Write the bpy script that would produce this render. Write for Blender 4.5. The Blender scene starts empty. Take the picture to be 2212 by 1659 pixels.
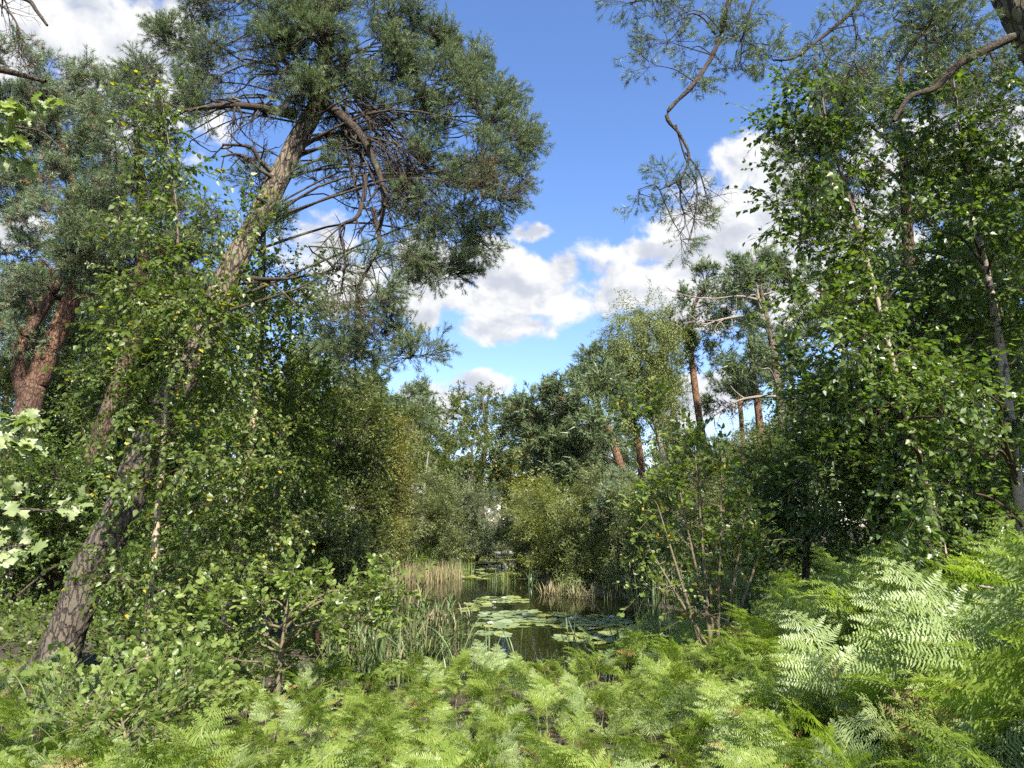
import bpy, math
import numpy as np
from mathutils import Vector

rng = np.random.default_rng(11)
scene = bpy.context.scene
COL = scene.collection

# ------------------------------------------------------------------ camera
EYE = np.array([0.0, 0.0, 1.55])
PITCH = math.radians(10.9)
FPX = 1592.0                      # focal length in units of a 2212 px wide frame
cam_d = bpy.data.cameras.new('camera')
cam_d.sensor_width = 36.0
cam_d.lens = 36.0 * FPX / 2212.0
cam_d.clip_start = 0.05
cam_d.clip_end = 2000.0
cam = bpy.data.objects.new('camera', cam_d)
COL.objects.link(cam)
cam.location = EYE
cam.rotation_euler = (math.pi / 2 + PITCH, 0, 0)
scene.camera = cam

# ------------------------------------------------------------------ light
SUN_AZ = math.radians(160)         # clockwise from +Y (the view axis)
SUN_EL = math.radians(47)
to_sun = Vector((math.sin(SUN_AZ) * math.cos(SUN_EL), math.cos(SUN_AZ) * math.cos(SUN_EL), math.sin(SUN_EL)))
sd = bpy.data.lights.new('sun', 'SUN')
sd.energy = 5.0
sd.angle = math.radians(0.5)
sd.color = (1.0, 0.95, 0.86)
so = bpy.data.objects.new('sun', sd)
COL.objects.link(so)
so.rotation_euler = to_sun.to_track_quat('Z', 'Y').to_euler()
so.location = (20, -20, 40)

scene.view_settings.view_transform = 'Standard'
scene.view_settings.look = 'None'
scene.view_settings.exposure = 1.4
scene.view_settings.gamma = 1.0
scene.view_settings.use_curve_mapping = False
SKY_STRENGTH = 0.105

# render settings
cy = scene.cycles
cy.max_bounces = 5
cy.diffuse_bounces = 2
cy.glossy_bounces = 2
cy.transmission_bounces = 3
cy.transparent_max_bounces = 4
cy.caustics_reflective = False
cy.caustics_refractive = False
cy.use_adaptive_sampling = True
cy.adaptive_threshold = 0.03
cy.use_denoising = False
cy.sample_clamp_indirect = 6.0

# ------------------------------------------------------------------ pixel helpers
CP, SP = math.cos(PITCH), math.sin(PITCH)


def ray(px, py):
    dx = (px - 1106.0) / FPX
    dz = (829.5 - py) / FPX
    return np.array([dx, CP - dz * SP, SP + dz * CP])


def P(px, py, Y):
    d = ray(px, py)
    return EYE + d * (Y / d[1])


WATER_Z = -0.30


def W(px, py):
    d = ray(px, py)
    return EYE + d * ((WATER_Z - EYE[2]) / d[2])


# ------------------------------------------------------------------ world: sky with clouds
world = bpy.data.worlds.new('World')
scene.world = world
world.use_nodes = True
wt = world.node_tree
wt.nodes.clear()


def nd(tree, typ, **kw):
    n = tree.nodes.new(typ)
    for k, v in kw.items():
        setattr(n, k, v)
    return n


class NB:
    """small builder of math nodes"""

    def __init__(s, tree):
        s.t = tree

    def put(s, sock, v):
        if hasattr(v, 'is_output'):
            s.t.links.new(v, sock)
        else:
            sock.default_value = v

    def m(s, op, a, b=None, c=None, clamp=False):
        n = nd(s.t, 'ShaderNodeMath', operation=op)
        n.use_clamp = clamp
        s.put(n.inputs[0], a)
        if b is not None:
            s.put(n.inputs[1], b)
        if c is not None:
            s.put(n.inputs[2], c)
        return n.outputs[0]

    def step(s, v, lo, hi, a=0.0, b=1.0):
        n = nd(s.t, 'ShaderNodeMapRange', interpolation_type='SMOOTHSTEP')
        s.put(n.inputs[0], v)
        for i, x in enumerate((lo, hi, a, b)):
            s.put(n.inputs[i + 1], x)
        return n.outputs[0]

    def mix(s, f, a, b, blend='MIX'):
        n = nd(s.t, 'ShaderNodeMix', data_type='RGBA', blend_type=blend)
        s.put(n.inputs[0], f)
        s.put(n.inputs[6], a)
        s.put(n.inputs[7], b)
        return n.outputs[2]

    def noise(s, vec, scale, detail=6, rough=0.55, dist=0.0):
        n = nd(s.t, 'ShaderNodeTexNoise')
        if vec is not None:
            s.t.links.new(vec, n.inputs['Vector'])
        n.inputs['Scale'].default_value = scale
        n.inputs['Detail'].default_value = detail
        n.inputs['Roughness'].default_value = rough
        n.inputs['Distortion'].default_value = dist
        return n.outputs[0]


w = NB(wt)
sky = nd(wt, 'ShaderNodeTexSky', sky_type='NISHITA')
sky.sun_disc = False
sky.sun_elevation = SUN_EL
sky.sun_rotation = SUN_AZ
sky.altitude = 50
sky.air_density = 1.0
sky.dust_density = 0.35
sky.ozone_density = 2.6
geo = nd(wt, 'ShaderNodeTexCoord')
dirv = geo.outputs['Generated']
sep = nd(wt, 'ShaderNodeSeparateXYZ')
wt.links.new(dirv, sep.inputs[0])
az = w.m('ARCTAN2', sep.outputs[0], sep.outputs[1])
el = w.m('ARCSINE', sep.outputs[2])
CLOUDS = [(700, 545, 100, 52), (800, 590, 130, 45), (960, 585, 110, 48), (1055, 575, 62, 50), (1190, 600, 58, 40),
          (1120, 640, 170, 40), (1090, 705, 80, 30), (1250, 650, 110, 38), (1430, 610, 150, 70), (1385, 548, 40, 26),
          (1560, 520, 120, 100), (1490, 470, 80, 26), (1660, 410, 85, 90), (1690, 315, 95, 24), (1720, 560, 140, 130),
          (1143, 503, 36, 16), (920, 688, 28, 20), (868, 665, 20, 16), (1040, 830, 50, 20), (930, 868, 52, 30),
          (905, 895, 60, 24), (1530, 850, 70, 36), (1450, 890, 70, 30),
          (150, 50, 220, 90), (280, 170, 130, 100), (40, 60, 120, 100), (210, 265, 60, 50), (350, 60, 70, 70),
          (700, 640, 70, 30), (1310, 640, 110, 40), (880, 545, 90, 40), (1600, 600, 120, 80), (1480, 560, 90, 50), (40, 500, 60, 40), (140, 620, 70, 40), (2050, 330, 160, 90), (1900, 480, 140, 110)]
v = None
for (px, py, rx, ry) in CLOUDS:
    d = ray(px, py)
    d = d / np.linalg.norm(d)
    a0, e0 = math.atan2(d[0], d[1]), math.asin(d[2])
    k = math.sqrt(1 / (1 + ((px - 1106) / FPX) ** 2 + ((py - 829.5) / FPX) ** 2))
    ra, re = rx / FPX * k / math.cos(e0) * 1.42, ry / FPX * k * 1.42
    da = w.m('MULTIPLY', w.m('SUBTRACT', az, a0), 1 / ra)
    de = w.m('MULTIPLY', w.m('SUBTRACT', el, e0), 1 / re)
    q = w.m('SUBTRACT', 1.0, w.m('ADD', w.m('MULTIPLY', da, da), w.m('MULTIPLY', de, de)))
    v = q if v is None else w.m('SMOOTH_MAX', v, q, 0.25)
v = w.m('MAXIMUM', v, -1.3)
# elsewhere round the sky the same kind of broken cumulus goes on
gen = w.noise(dirv, 2.6, 3, 0.5)
gen = w.m('MULTIPLY_ADD', gen, 7.0, -4.1)
out_front = w.step(w.m('ABSOLUTE', az), 0.66, 0.86)
out_up = w.step(el, 0.78, 0.95)
gmask = w.m('MAXIMUM', out_front, out_up)
gen = w.m('MULTIPLY_ADD', w.m('ADD', gen, 1.3), gmask, -1.3)
v = w.m('MAXIMUM', v, w.m('MINIMUM', gen, 1.0))
mapn = nd(wt, 'ShaderNodeMapping')
wt.links.new(dirv, mapn.inputs[0])
mapn.inputs['Scale'].default_value = (1, 1, 1.25)
f1 = w.noise(mapn.outputs[0], 15.0, 9, 0.56, 0.25)
map2 = nd(wt, 'ShaderNodeMapping')
wt.links.new(dirv, map2.inputs[0])
map2.inputs['Scale'].default_value = (1, 1, 1.25)
map2.inputs['Location'].default_value = (0.010, -0.006, 0.022)
f2 = w.noise(map2.outputs[0], 15.0, 9, 0.56, 0.25)
dens = w.m('ADD', v, w.m('MULTIPLY_ADD', f1, 4.6, -2.15))
alpha = w.step(dens, -0.05, 0.75)
soft = w.noise(dirv, 5.0, 5, 0.5)
relief = w.m('MULTIPLY_ADD', w.m('SUBTRACT', f1, f2), 2.6, 0.62)
thick = w.step(dens, 0.5, 2.6)
br = w.m('SUBTRACT', relief, w.m('MULTIPLY', thick, w.m('MULTIPLY_ADD', soft, 0.8, -0.08)))  # cloud shading put into the colour: bright sunward relief, grey thick parts
br = w.step(br, 0.15, 0.85)
ccol = w.mix(br, (2.35, 2.5, 2.85, 1), (3.75, 3.78, 3.8, 1))
hsv = nd(wt, 'ShaderNodeHueSaturation')
wt.links.new(sky.outputs[0], hsv.inputs['Color'])
hsv.inputs['Saturation'].default_value = 1.14
hsv.inputs['Value'].default_value = 1.0
skyc = w.mix(1.0, hsv.outputs[0], (1.0, 0.91, 1.0, 1), 'MULTIPLY')
final = w.mix(alpha, skyc, ccol)
bg = nd(wt, 'ShaderNodeBackground')
wt.links.new(final, bg.inputs[0])
bg.inputs[1].default_value = SKY_STRENGTH
wo = nd(wt, 'ShaderNodeOutputWorld')
wt.links.new(bg.outputs[0], wo.inputs[0])
world.cycles.sampling_method = 'MANUAL'
world.cycles.sample_map_resolution = 512

# ------------------------------------------------------------------ materials


def new_mat(name):
    m = bpy.data.materials.new(name)
    m.use_nodes = True
    m.node_tree.nodes.clear()
    b = NB(m.node_tree)
    out = nd(m.node_tree, 'ShaderNodeOutputMaterial')
    return m, b, out


def leaf_mat(name, stops, trans=0.35, tcol=None, rough=0.5, spec=0.35, back=None):
    """stops: list of (pos, rgb) picked by a random number each leaf carries"""
    m, b, out = new_mat(name)
    t = m.node_tree
    at = nd(t, 'ShaderNodeAttribute', attribute_name='var')
    oi = nd(t, 'ShaderNodeObjectInfo')
    val = b.m('FRACT', b.m('ADD', at.outputs['Fac'], b.m('MULTIPLY', oi.outputs['Random'], 0.0)))
    rp = nd(t, 'ShaderNodeValToRGB')
    cr = rp.color_ramp
    cr.elements[0].position = stops[0][0]
    cr.elements[0].color = (*stops[0][1], 1)
    cr.elements[1].position = stops[-1][0]
    cr.elements[1].color = (*stops[-1][1], 1)
    for p, c in stops[1:-1]:
        e = cr.elements.new(p)
        e.color = (*c, 1)
    t.links.new(val, rp.inputs[0])
    tc = nd(t, 'ShaderNodeTexCoord')
    ns = b.noise(tc.outputs['Object'], 1.3, 2)
    shade = b.m('MULTIPLY_ADD', ns, 0.7, 0.65)
    sv = nd(t, 'ShaderNodeHueSaturation')
    t.links.new(rp.outputs[0], sv.inputs['Color'])
    b.put(sv.inputs['Value'], shade)
    pr = nd(t, 'ShaderNodeBsdfPrincipled')
    t.links.new(sv.outputs[0], pr.inputs['Base Color'])
    pr.inputs['Roughness'].default_value = rough
    pr.inputs['Specular IOR Level'].default_value = spec
    tr = nd(t, 'ShaderNodeBsdfTranslucent')
    tcn = b.mix(1.0, sv.outputs[0], (*(tcol or (1.9, 2.0, 0.8)), 1), 'MULTIPLY')
    t.links.new(tcn, tr.inputs[0])
    mx = nd(t, 'ShaderNodeMixShader')
    mx.inputs[0].default_value = trans
    t.links.new(pr.outputs[0], mx.inputs[1])
    t.links.new(tr.outputs[0], mx.inputs[2])
    t.links.new(mx.outputs[0], out.inputs[0])
    return m


def bark_mat(name, low, high, fiss, scale=(9, 9, 2.6), bump=0.6, lichen=0.0, h0=0.35, h1=0.75):
    m, b, out = new_mat(name)
    t = m.node_tree
    tc = nd(t, 'ShaderNodeTexCoord')
    mp = nd(t, 'ShaderNodeMapping')
    t.links.new(tc.outputs['Object'], mp.inputs[0])
    mp.inputs['Scale'].default_value = scale
    vo = nd(t, 'ShaderNodeTexVoronoi', feature='DISTANCE_TO_EDGE')
    wob = b.noise(mp.outputs[0], 1.4, 4)
    add = nd(t, 'ShaderNodeVectorMath', operation='ADD')
    t.links.new(mp.outputs[0], add.inputs[0])
    cmb = nd(t, 'ShaderNodeCombineXYZ')
    for i in range(3):
        t.links.new(wob, cmb.inputs[i])
    t.links.new(cmb.outputs[0], add.inputs[1])
    t.links.new(add.outputs[0], vo.inputs['Vector'])
    vo.inputs['Scale'].default_value = 1.6
    edge = b.step(vo.outputs['Distance'], 0.0, 0.16)
    fine = b.noise(mp.outputs[0], 6.0, 8, 0.65)
    at = nd(t, 'ShaderNodeAttribute', attribute_name='h')
    hh = b.step(b.m('ADD', at.outputs['Fac'], b.m('MULTIPLY_ADD', fine, 0.3, -0.15)), h0, h1)
    c = b.mix(hh, (*low, 1), (*high, 1))
    c = b.mix(b.m('MULTIPLY_ADD', fine, 0.9, -0.15, clamp=True), b.mix(1.0, c, (0.55, 0.52, 0.5, 1), 'MULTIPLY'), b.mix(1.0, c, (1.45, 1.4, 1.3, 1), 'MULTIPLY'))
    c = b.mix(b.m('SUBTRACT', 1.0, edge), c, (*fiss, 1))
    if lichen:
        ln = b.step(b.noise(tc.outputs['Object'], 3.2, 5), 0.55, 0.68)
        c = b.mix(b.m('MULTIPLY', ln, lichen), c, (0.22, 0.26, 0.15, 1))
    pr = nd(t, 'ShaderNodeBsdfPrincipled')
    t.links.new(c, pr.inputs['Base Color'])
    pr.inputs['Roughness'].default_value = 0.9
    pr.inputs['Specular IOR Level'].default_value = 0.15
    bp = nd(t, 'ShaderNodeBump')
    bp.inputs['Strength'].default_value = bump
    bp.inputs['Distance'].default_value = 0.02
    b.put(bp.inputs['Height'], b.m('ADD', b.m('MULTIPLY', edge, 1.0), b.m('MULTIPLY', fine, 0.8)))
    t.links.new(bp.outputs[0], pr.inputs['Normal'])
    t.links.new(pr.outputs[0], out.inputs[0])
    return m


def birch_mat(name, white, dark=(0.03, 0.025, 0.02), amount=0.5):
    m, b, out = new_mat(name)
    t = m.node_tree
    tc = nd(t, 'ShaderNodeTexCoord')
    mp = nd(t, 'ShaderNodeMapping')
    t.links.new(tc.outputs['Object'], mp.inputs[0])
    mp.inputs['Scale'].default_value = (9, 9, 16)
    lent = b.step(b.noise(mp.outputs[0], 2.2, 5, 0.6), 0.56, 0.66)
    mp2 = nd(t, 'ShaderNodeMapping')
    t.links.new(tc.outputs['Object'], mp2.inputs[0])
    mp2.inputs['Scale'].default_value = (5, 5, 2.2)
    patch = b.step(b.noise(mp2.outputs[0], 2.0, 6, 0.6), 0.55, 0.62)
    tone = b.noise(mp2.outputs[0], 5.0, 6)
    c = b.mix(tone, (white[0] * 0.7, white[1] * 0.62, white[2] * 0.5, 1), (*white, 1))
    c = b.mix(b.m('MULTIPLY', lent, amount), c, (0.12, 0.09, 0.06, 1))
    c = b.mix(b.m('MULTIPLY', patch, amount * 1.5, clamp=True), c, (*dark, 1))
    ah = nd(t, 'ShaderNodeAttribute', attribute_name='h')
    c = b.mix(b.step(b.m('ADD', ah.outputs['Fac'], b.m('MULTIPLY_ADD', tone, .3, -.15)), .5, .72), c, (0.10, 0.07, 0.05, 1))
    pr = nd(t, 'ShaderNodeBsdfPrincipled')
    t.links.new(c, pr.inputs['Base Color'])
    pr.inputs['Roughness'].default_value = 0.65
    bp = nd(t, 'ShaderNodeBump')
    bp.inputs['Strength'].default_value = 0.4
    bp.inputs['Distance'].default_value = 0.01
    b.put(bp.inputs['Height'], tone)
    t.links.new(bp.outputs[0], pr.inputs['Normal'])
    t.links.new(pr.outputs[0], out.inputs[0])
    return m


M = {}
M['pine'] = leaf_mat('pine_needles', [(0, (0.07, 0.108, 0.04)), (0.5, (0.115, 0.155, 0.064)), (0.965, (0.165, 0.205, 0.095)), (0.985, (0.168, 0.108, 0.044)), (1, (0.179, 0.108, 0.044))], 0.22, (1.3, 1.4, 0.9), 0.45, 0.4)
M['pine_blue'] = leaf_mat('blue_pine_needles', [(0, (0.115, 0.155, 0.08)), (0.6, (0.17, 0.22, 0.12)), (0.95, (0.215, 0.26, 0.145)), (0.975, (0.228, 0.156, 0.072)), (1, (0.240, 0.156, 0.072))], 0.22, (1.3, 1.4, 0.9), 0.45, 0.4)
M['pine_dry'] = leaf_mat('dry_pine_needles', [(0, (0.16, 0.11, 0.045)), (0.5, (0.12, 0.12, 0.06)), (1, (0.12, 0.14, 0.075))], 0.22, (1.3, 1.3, 0.9), 0.5, 0.3)
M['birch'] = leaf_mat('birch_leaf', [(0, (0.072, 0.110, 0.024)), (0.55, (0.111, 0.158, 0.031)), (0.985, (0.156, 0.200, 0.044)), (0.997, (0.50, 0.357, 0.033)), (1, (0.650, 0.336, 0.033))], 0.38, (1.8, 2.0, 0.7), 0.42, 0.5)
M['birch_shaded'] = leaf_mat('shaded_birch_leaf', [(0, (0.057, 0.095, 0.025)), (0.6, (0.090, 0.140, 0.030)), (1, (0.139, 0.191, 0.041))], 0.38, (1.9, 2.1, 0.7), 0.36, 0.55)  # birch leaf made darker: the shade among the trees is put into its colour
M['weeping'] = leaf_mat('weeping_birch_leaf', [(0, (0.139, 0.172, 0.055)), (0.6, (0.202, 0.245, 0.076)), (1, (0.279, 0.287, 0.097))], 0.34, (1.6, 1.7, 0.8), 0.5, 0.3)
M['broad'] = leaf_mat('broad_leaf', [(0, (0.062, 0.089, 0.024)), (0.6, (0.106, 0.137, 0.033)), (1, (0.150, 0.173, 0.044))], 0.35, (1.7, 1.8, 0.7), 0.45, 0.4)
M['oak'] = leaf_mat('oak_crown_leaf', [(0, (0.065, 0.100, 0.033)), (0.6, (0.111, 0.152, 0.046)), (0.93, (0.169, 0.200, 0.061)), (0.96, (0.286, 0.168, 0.055)), (1, (0.312, 0.168, 0.055))], 0.33, (1.6, 1.7, 0.7), 0.45, 0.35)
M['yellowish'] = leaf_mat('yellowing_leaf', [(0, (0.11, 0.13, 0.03)), (0.6, (0.17, 0.18, 0.035)), (1, (0.24, 0.20, 0.04))], 0.35, (1.5, 1.5, 0.7), 0.45, 0.35)
M['willow'] = leaf_mat('willow_leaf', [(0, (0.102, 0.130, 0.047)), (0.6, (0.156, 0.184, 0.063)), (1, (0.216, 0.227, 0.089))], 0.33, (1.6, 1.7, 0.8), 0.45, 0.4)
M['willow_grey'] = leaf_mat('grey_willow_leaf', [(0, (0.103, 0.130, 0.065)), (0.6, (0.149, 0.178, 0.090)), (1, (0.218, 0.238, 0.130))], 0.3, (1.5, 1.6, 0.9), 0.5, 0.35)
M['willow_lime'] = leaf_mat('lime_willow_leaf', [(0, (0.115, 0.143, 0.030)), (0.6, (0.184, 0.209, 0.045)), (1, (0.241, 0.253, 0.060))], 0.36, (1.6, 1.7, 0.7), 0.45, 0.4)
M['shrub'] = leaf_mat('shrub_leaf', [(0, (0.111, 0.162, 0.036)), (0.6, (0.169, 0.227, 0.054)), (0.99, (0.221, 0.270, 0.072)), (1, (0.520, 0.346, 0.060))], 0.36, (1.6, 1.8, 0.6), 0.35, 0.5)
M['oakleaf'] = leaf_mat('near_oak_leaf', [(0, (0.17, 0.22, 0.075)), (0.6, (0.25, 0.30, 0.13)), (1, (0.34, 0.38, 0.20))], 0.34, (1.4, 1.6, 0.6), 0.38, 0.5)
M['fern'] = leaf_mat('bracken_leaf', [(0, (0.150, 0.216, 0.034)), (0.5, (0.215, 0.288, 0.048)), (0.975, (0.299, 0.360, 0.092)), (0.985, (0.36, 0.26, 0.08)), (1, (0.34, 0.22, 0.07))], 0.42, (1.5, 1.7, 0.5), 0.42, 0.45)
M['fern_pale'] = leaf_mat('pale_bracken_leaf', [(0, (0.20, 0.27, 0.085)), (0.6, (0.26, 0.33, 0.12)), (1, (0.32, 0.38, 0.17))], 0.36, (1.3, 1.5, 0.5), 0.45, 0.45)
M['fern_dry'] = leaf_mat('withered_bracken_leaf', [(0, (0.19, 0.13, 0.05)), (0.6, (0.26, 0.19, 0.08)), (1, (0.33, 0.28, 0.12))], 0.3, (1.2, 1.1, 0.8), 0.6, 0.2)
M['fern_stem'] = leaf_mat('bracken_stem', [(0, (0.22, 0.26, 0.07)), (1, (0.30, 0.32, 0.11))], 0.1, None, 0.4, 0.4)
M['cattail'] = leaf_mat('cattail_blade', [(0, (0.11, 0.165, 0.065)), (0.6, (0.15, 0.21, 0.085)), (1, (0.20, 0.25, 0.11))], 0.28, (1.5, 1.7, 0.7), 0.36, 0.5)
M['reed'] = leaf_mat('reed_blade', [(0, (0.10, 0.15, 0.055)), (0.65, (0.15, 0.20, 0.07)), (0.8, (0.22, 0.18, 0.10)), (1, (0.28, 0.24, 0.15))], 0.25, (1.4, 1.5, 0.8), 0.5, 0.35)
M['sedge'] = leaf_mat('sedge_blade', [(0, (0.16, 0.18, 0.07)), (0.45, (0.25, 0.22, 0.11)), (1, (0.36, 0.29, 0.17))], 0.25, (1.3, 1.3, 0.8), 0.5, 0.3)
M['rush'] = leaf_mat('rush_blade', [(0, (0.13, 0.19, 0.055)), (0.7, (0.20, 0.24, 0.07)), (1, (0.28, 0.26, 0.10))], 0.25, (1.3, 1.4, 0.8), 0.45, 0.35)
M['pad'] = leaf_mat('lily_pad_green', [(0, (0.17, 0.23, 0.09)), (0.6, (0.24, 0.30, 0.13)), (0.9, (0.31, 0.35, 0.16)), (0.93, (0.42, 0.34, 0.10)), (1, (0.42, 0.28, 0.10))], 0.12, (1.4, 1.5, 0.6), 0.25, 0.6)
M['pad_yellow'] = leaf_mat('lily_pad_yellow_green', [(0, (0.24, 0.28, 0.06)), (0.7, (0.33, 0.35, 0.09)), (1, (0.42, 0.34, 0.10))], 0.12, (1.4, 1.5, 0.6), 0.25, 0.55)
M['petal'] = leaf_mat('white_petal', [(0, (0.78, 0.77, 0.74)), (1, (0.82, 0.8, 0.78))], 0.2, (1, 1, 1), 0.5, 0.4)
M['stamen'] = leaf_mat('yellow_stamen', [(0, (0.75, 0.5, 0.06)), (1, (0.78, 0.55, 0.08))], 0.1, (1, 1, 1), 0.5, 0.4)
M['litter'] = leaf_mat('leaf_litter', [(0, (0.06, 0.042, 0.022)), (0.6, (0.12, 0.085, 0.045)), (1, (0.19, 0.14, 0.08))], 0.1, (1, 1, 1), 0.7, 0.2)
M['bark_pine'] = bark_mat('pine_bark', (0.16, 0.138, 0.11), (0.23, 0.195, 0.14), (0.045, 0.035, 0.03), (10, 10, 3.2), 0.8, 0.3, 0.2, 0.55)
M['bark_pine_dark'] = bark_mat('dark_pine_bark', (0.13, 0.09, 0.072), (0.20, 0.13, 0.09), (0.03, 0.024, 0.02), (10, 10, 3.2), 0.8, 0.15)
M['bark_red'] = bark_mat('red_pine_bark', (0.16, 0.105, 0.08), (0.27, 0.16, 0.10), (0.06, 0.035, 0.025), (9, 9, 3.5), 0.7, 0.0, 0.05, 0.5)
M['bark_limb'] = bark_mat('pine_limb_bark', (0.095, 0.075, 0.06), (0.12, 0.09, 0.068), (0.035, 0.03, 0.025), (22, 22, 22), 0.5, 0.35)
M['bark_broad'] = bark_mat('broad_tree_bark', (0.11, 0.09, 0.07), (0.14, 0.11, 0.085), (0.035, 0.03, 0.025), (12, 12, 4), 0.6, 0.2)
M['bark_dead'] = bark_mat('dead_wood', (0.36, 0.32, 0.28), (0.42, 0.37, 0.32), (0.16, 0.13, 0.11), (14, 14, 4), 0.4, 0.0)
M['birch_bark'] = birch_mat('white_birch_bark', (0.36, 0.31, 0.24), amount=0.65)
M['birch_young'] = birch_mat('young_birch_bark', (0.44, 0.37, 0.24), (0.07, 0.05, 0.035), 0.5)
M['twig'] = bark_mat('birch_twig', (0.09, 0.06, 0.045), (0.11, 0.075, 0.05), (0.04, 0.03, 0.025), (30, 30, 30), 0.2)
M['stem_green'] = bark_mat('shrub_stem', (0.22, 0.19, 0.12), (0.26, 0.24, 0.13), (0.12, 0.1, 0.07), (30, 30, 12), 0.2)

# ------------------------------------------------------------------ mesh helpers


class Buf:
    """collects triangles with a random number per piece (var) and a height value (h)"""

    def __init__(s):
        s.v, s.f, s.a, s.h, s.mi, s.n = [], [], [], [], [], 0

    def add(s, v, f, a=0.5, h=0.0, mi=0):
        v = np.asarray(v, float).reshape(-1, 3)
        f = np.asarray(f, np.int64).reshape(-1, 3)
        s.v.append(v)
        s.f.append(f + s.n)
        s.a.append(np.broadcast_to(np.asarray(a, float), (len(v),)))
        s.h.append(np.broadcast_to(np.asarray(h, float), (len(v),)))
        s.mi.append(np.full(len(f), mi, np.int32))
        s.n += len(v)

    def mesh(s, name, mats, base=(0, 0, 0), smooth=False):
        v = np.concatenate(s.v) - np.asarray(base, float)
        f = np.concatenate(s.f)
        me = bpy.data.meshes.new(name)
        me.vertices.add(len(v))
        me.vertices.foreach_set('co', v.astype(np.float32).ravel())
        me.loops.add(f.size)
        me.loops.foreach_set('vertex_index', f.astype(np.int32).ravel())
        me.polygons.add(len(f))
        me.polygons.foreach_set('loop_start', np.arange(0, f.size, 3, dtype=np.int32))
        me.polygons.foreach_set('material_index', np.concatenate(s.mi))
        if smooth:
            me.polygons.foreach_set('use_smooth', np.ones(len(f), bool))
        for nm, arr in (('var', s.a), ('h', s.h)):
            at = me.attributes.new(nm, 'FLOAT', 'POINT')
            at.data.foreach_set('value', np.concatenate(arr).astype(np.float32))
        for m in (mats if isinstance(mats, (list, tuple)) else [mats]):
            me.materials.append(m)
        me.update(calc_edges=True)
        global TRIS
        TRIS += len(f)
        return me


TRIS = 0


def link(name, me, parent=None, loc=None, kind=None):
    o = bpy.data.objects.new(name, me)
    COL.objects.link(o)
    if parent is not None:
        o.parent = parent
    if loc is not None:
        o.location = loc
    if kind:
        o['kind'] = kind
    return o


def thing(name, label, cat, loc=(0, 0, 0), group=None):
    o = link(name, None, None, loc)
    o['label'], o['category'] = label, cat
    if group:
        o['group'] = group
    return o


def tag(o, label, cat, group=None):
    o['label'], o['category'] = label, cat
    if group:
        o['group'] = group
    return o


def nrm(a):
    return a / np.maximum(np.linalg.norm(a, axis=-1, keepdims=True), 1e-9)


def rvec(n):
    return nrm(rng.normal(size=(n, 3)))


def tubes(buf, pts, rad, k=5, h=0.0, var=0.5, mi=0):
    """batch of tubes: pts (T,n,3), rad (T,n)"""
    T, n, _ = pts.shape
    tan = np.gradient(pts, axis=1)
    tan = nrm(tan)
    ref = np.where(np.abs(tan[..., 2:3]) > 0.95, np.array([1.0, 0, 0]), np.array([0, 0, 1.0]))
    a = nrm(np.cross(tan, ref))
    b = np.cross(tan, a)
    th = np.linspace(0, 2 * np.pi, k, endpoint=False)
    ring = a[:, :, None, :] * np.cos(th)[None, None, :, None] + b[:, :, None, :] * np.sin(th)[None, None, :, None]
    v = pts[:, :, None, :] + ring * rad[:, :, None, None]
    i = np.arange(n - 1)[:, None] * k
    j = np.arange(k)[None, :]
    j2 = (j + 1) % k
    q = np.stack([i + j, i + k + j, i + k + j2, i + j, i + k + j2, i + j2], -1).reshape(-1, 3)
    f = (q[None] + (np.arange(T) * n * k)[:, None, None]).reshape(-1, 3)
    hh = np.broadcast_to(np.asarray(h, float), (T, n)) if np.ndim(h) else np.full((T, n), h)
    buf.add(v.reshape(-1, 3), f, var, np.repeat(hh.reshape(-1), k), mi)


def bez(p0, p1, p2, n):
    t = np.linspace(0, 1, n)[None, :, None]
    return p0[:, None] * (1 - t) ** 2 + 2 * p1[:, None] * t * (1 - t) + p2[:, None] * t * t


def bez_at(p0, p1, p2, t):
    t = t[:, None]
    return p0 * (1 - t) ** 2 + 2 * p1 * t * (1 - t) + p2 * t * t, nrm(2 * (p1 - p0) * (1 - t) + 2 * (p2 - p1) * t)


def interp_poly(poly, t):
    poly = np.asarray(poly)
    seg = np.linalg.norm(np.diff(poly, axis=0), axis=1)
    s = np.concatenate([[0], np.cumsum(seg)])
    s /= s[-1]
    return np.stack([np.interp(t, s, poly[:, i]) for i in range(poly.shape[1])], -1)


def smooth_poly(poly, n):
    """Catmull-Rom through points of any width"""
    poly = np.asarray(poly, float)
    p = np.vstack([2 * poly[0] - poly[1], poly, 2 * poly[-1] - poly[-2]])
    m = len(poly) - 1
    t = np.linspace(0, m - 1e-6, n)
    i = t.astype(int)
    u = (t - i)[:, None]
    a, b, c, d = p[i], p[i + 1], p[i + 2], p[i + 3]
    return 0.5 * (2 * b + (c - a) * u + (2 * a - 5 * b + 4 * c - d) * u ** 2 + (3 * b - a - 3 * c + d) * u ** 3)


# leaf templates: (side, along, normal)
def T_diamond(wd=0.55, fold=0.12):
    v = [(0, 0, 0), (wd / 2, 0.42, fold), (0, 1, 0), (-wd / 2, 0.42, fold)]
    return np.array(v), np.array([(0, 1, 2), (0, 2, 3)])


def T_birch():
    v = [(0, 0, 0), (0.36, 0.26, 0.06), (0.25, 0.6, 0.05), (0, 1.0, -0.06), (-0.25, 0.6, 0.05), (-0.36, 0.26, 0.06), (0, 0.4, -0.02)]
    return np.array(v), np.array([(0, 1, 6), (1, 2, 6), (2, 3, 6), (3, 4, 6), (4, 5, 6), (5, 0, 6)])


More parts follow.
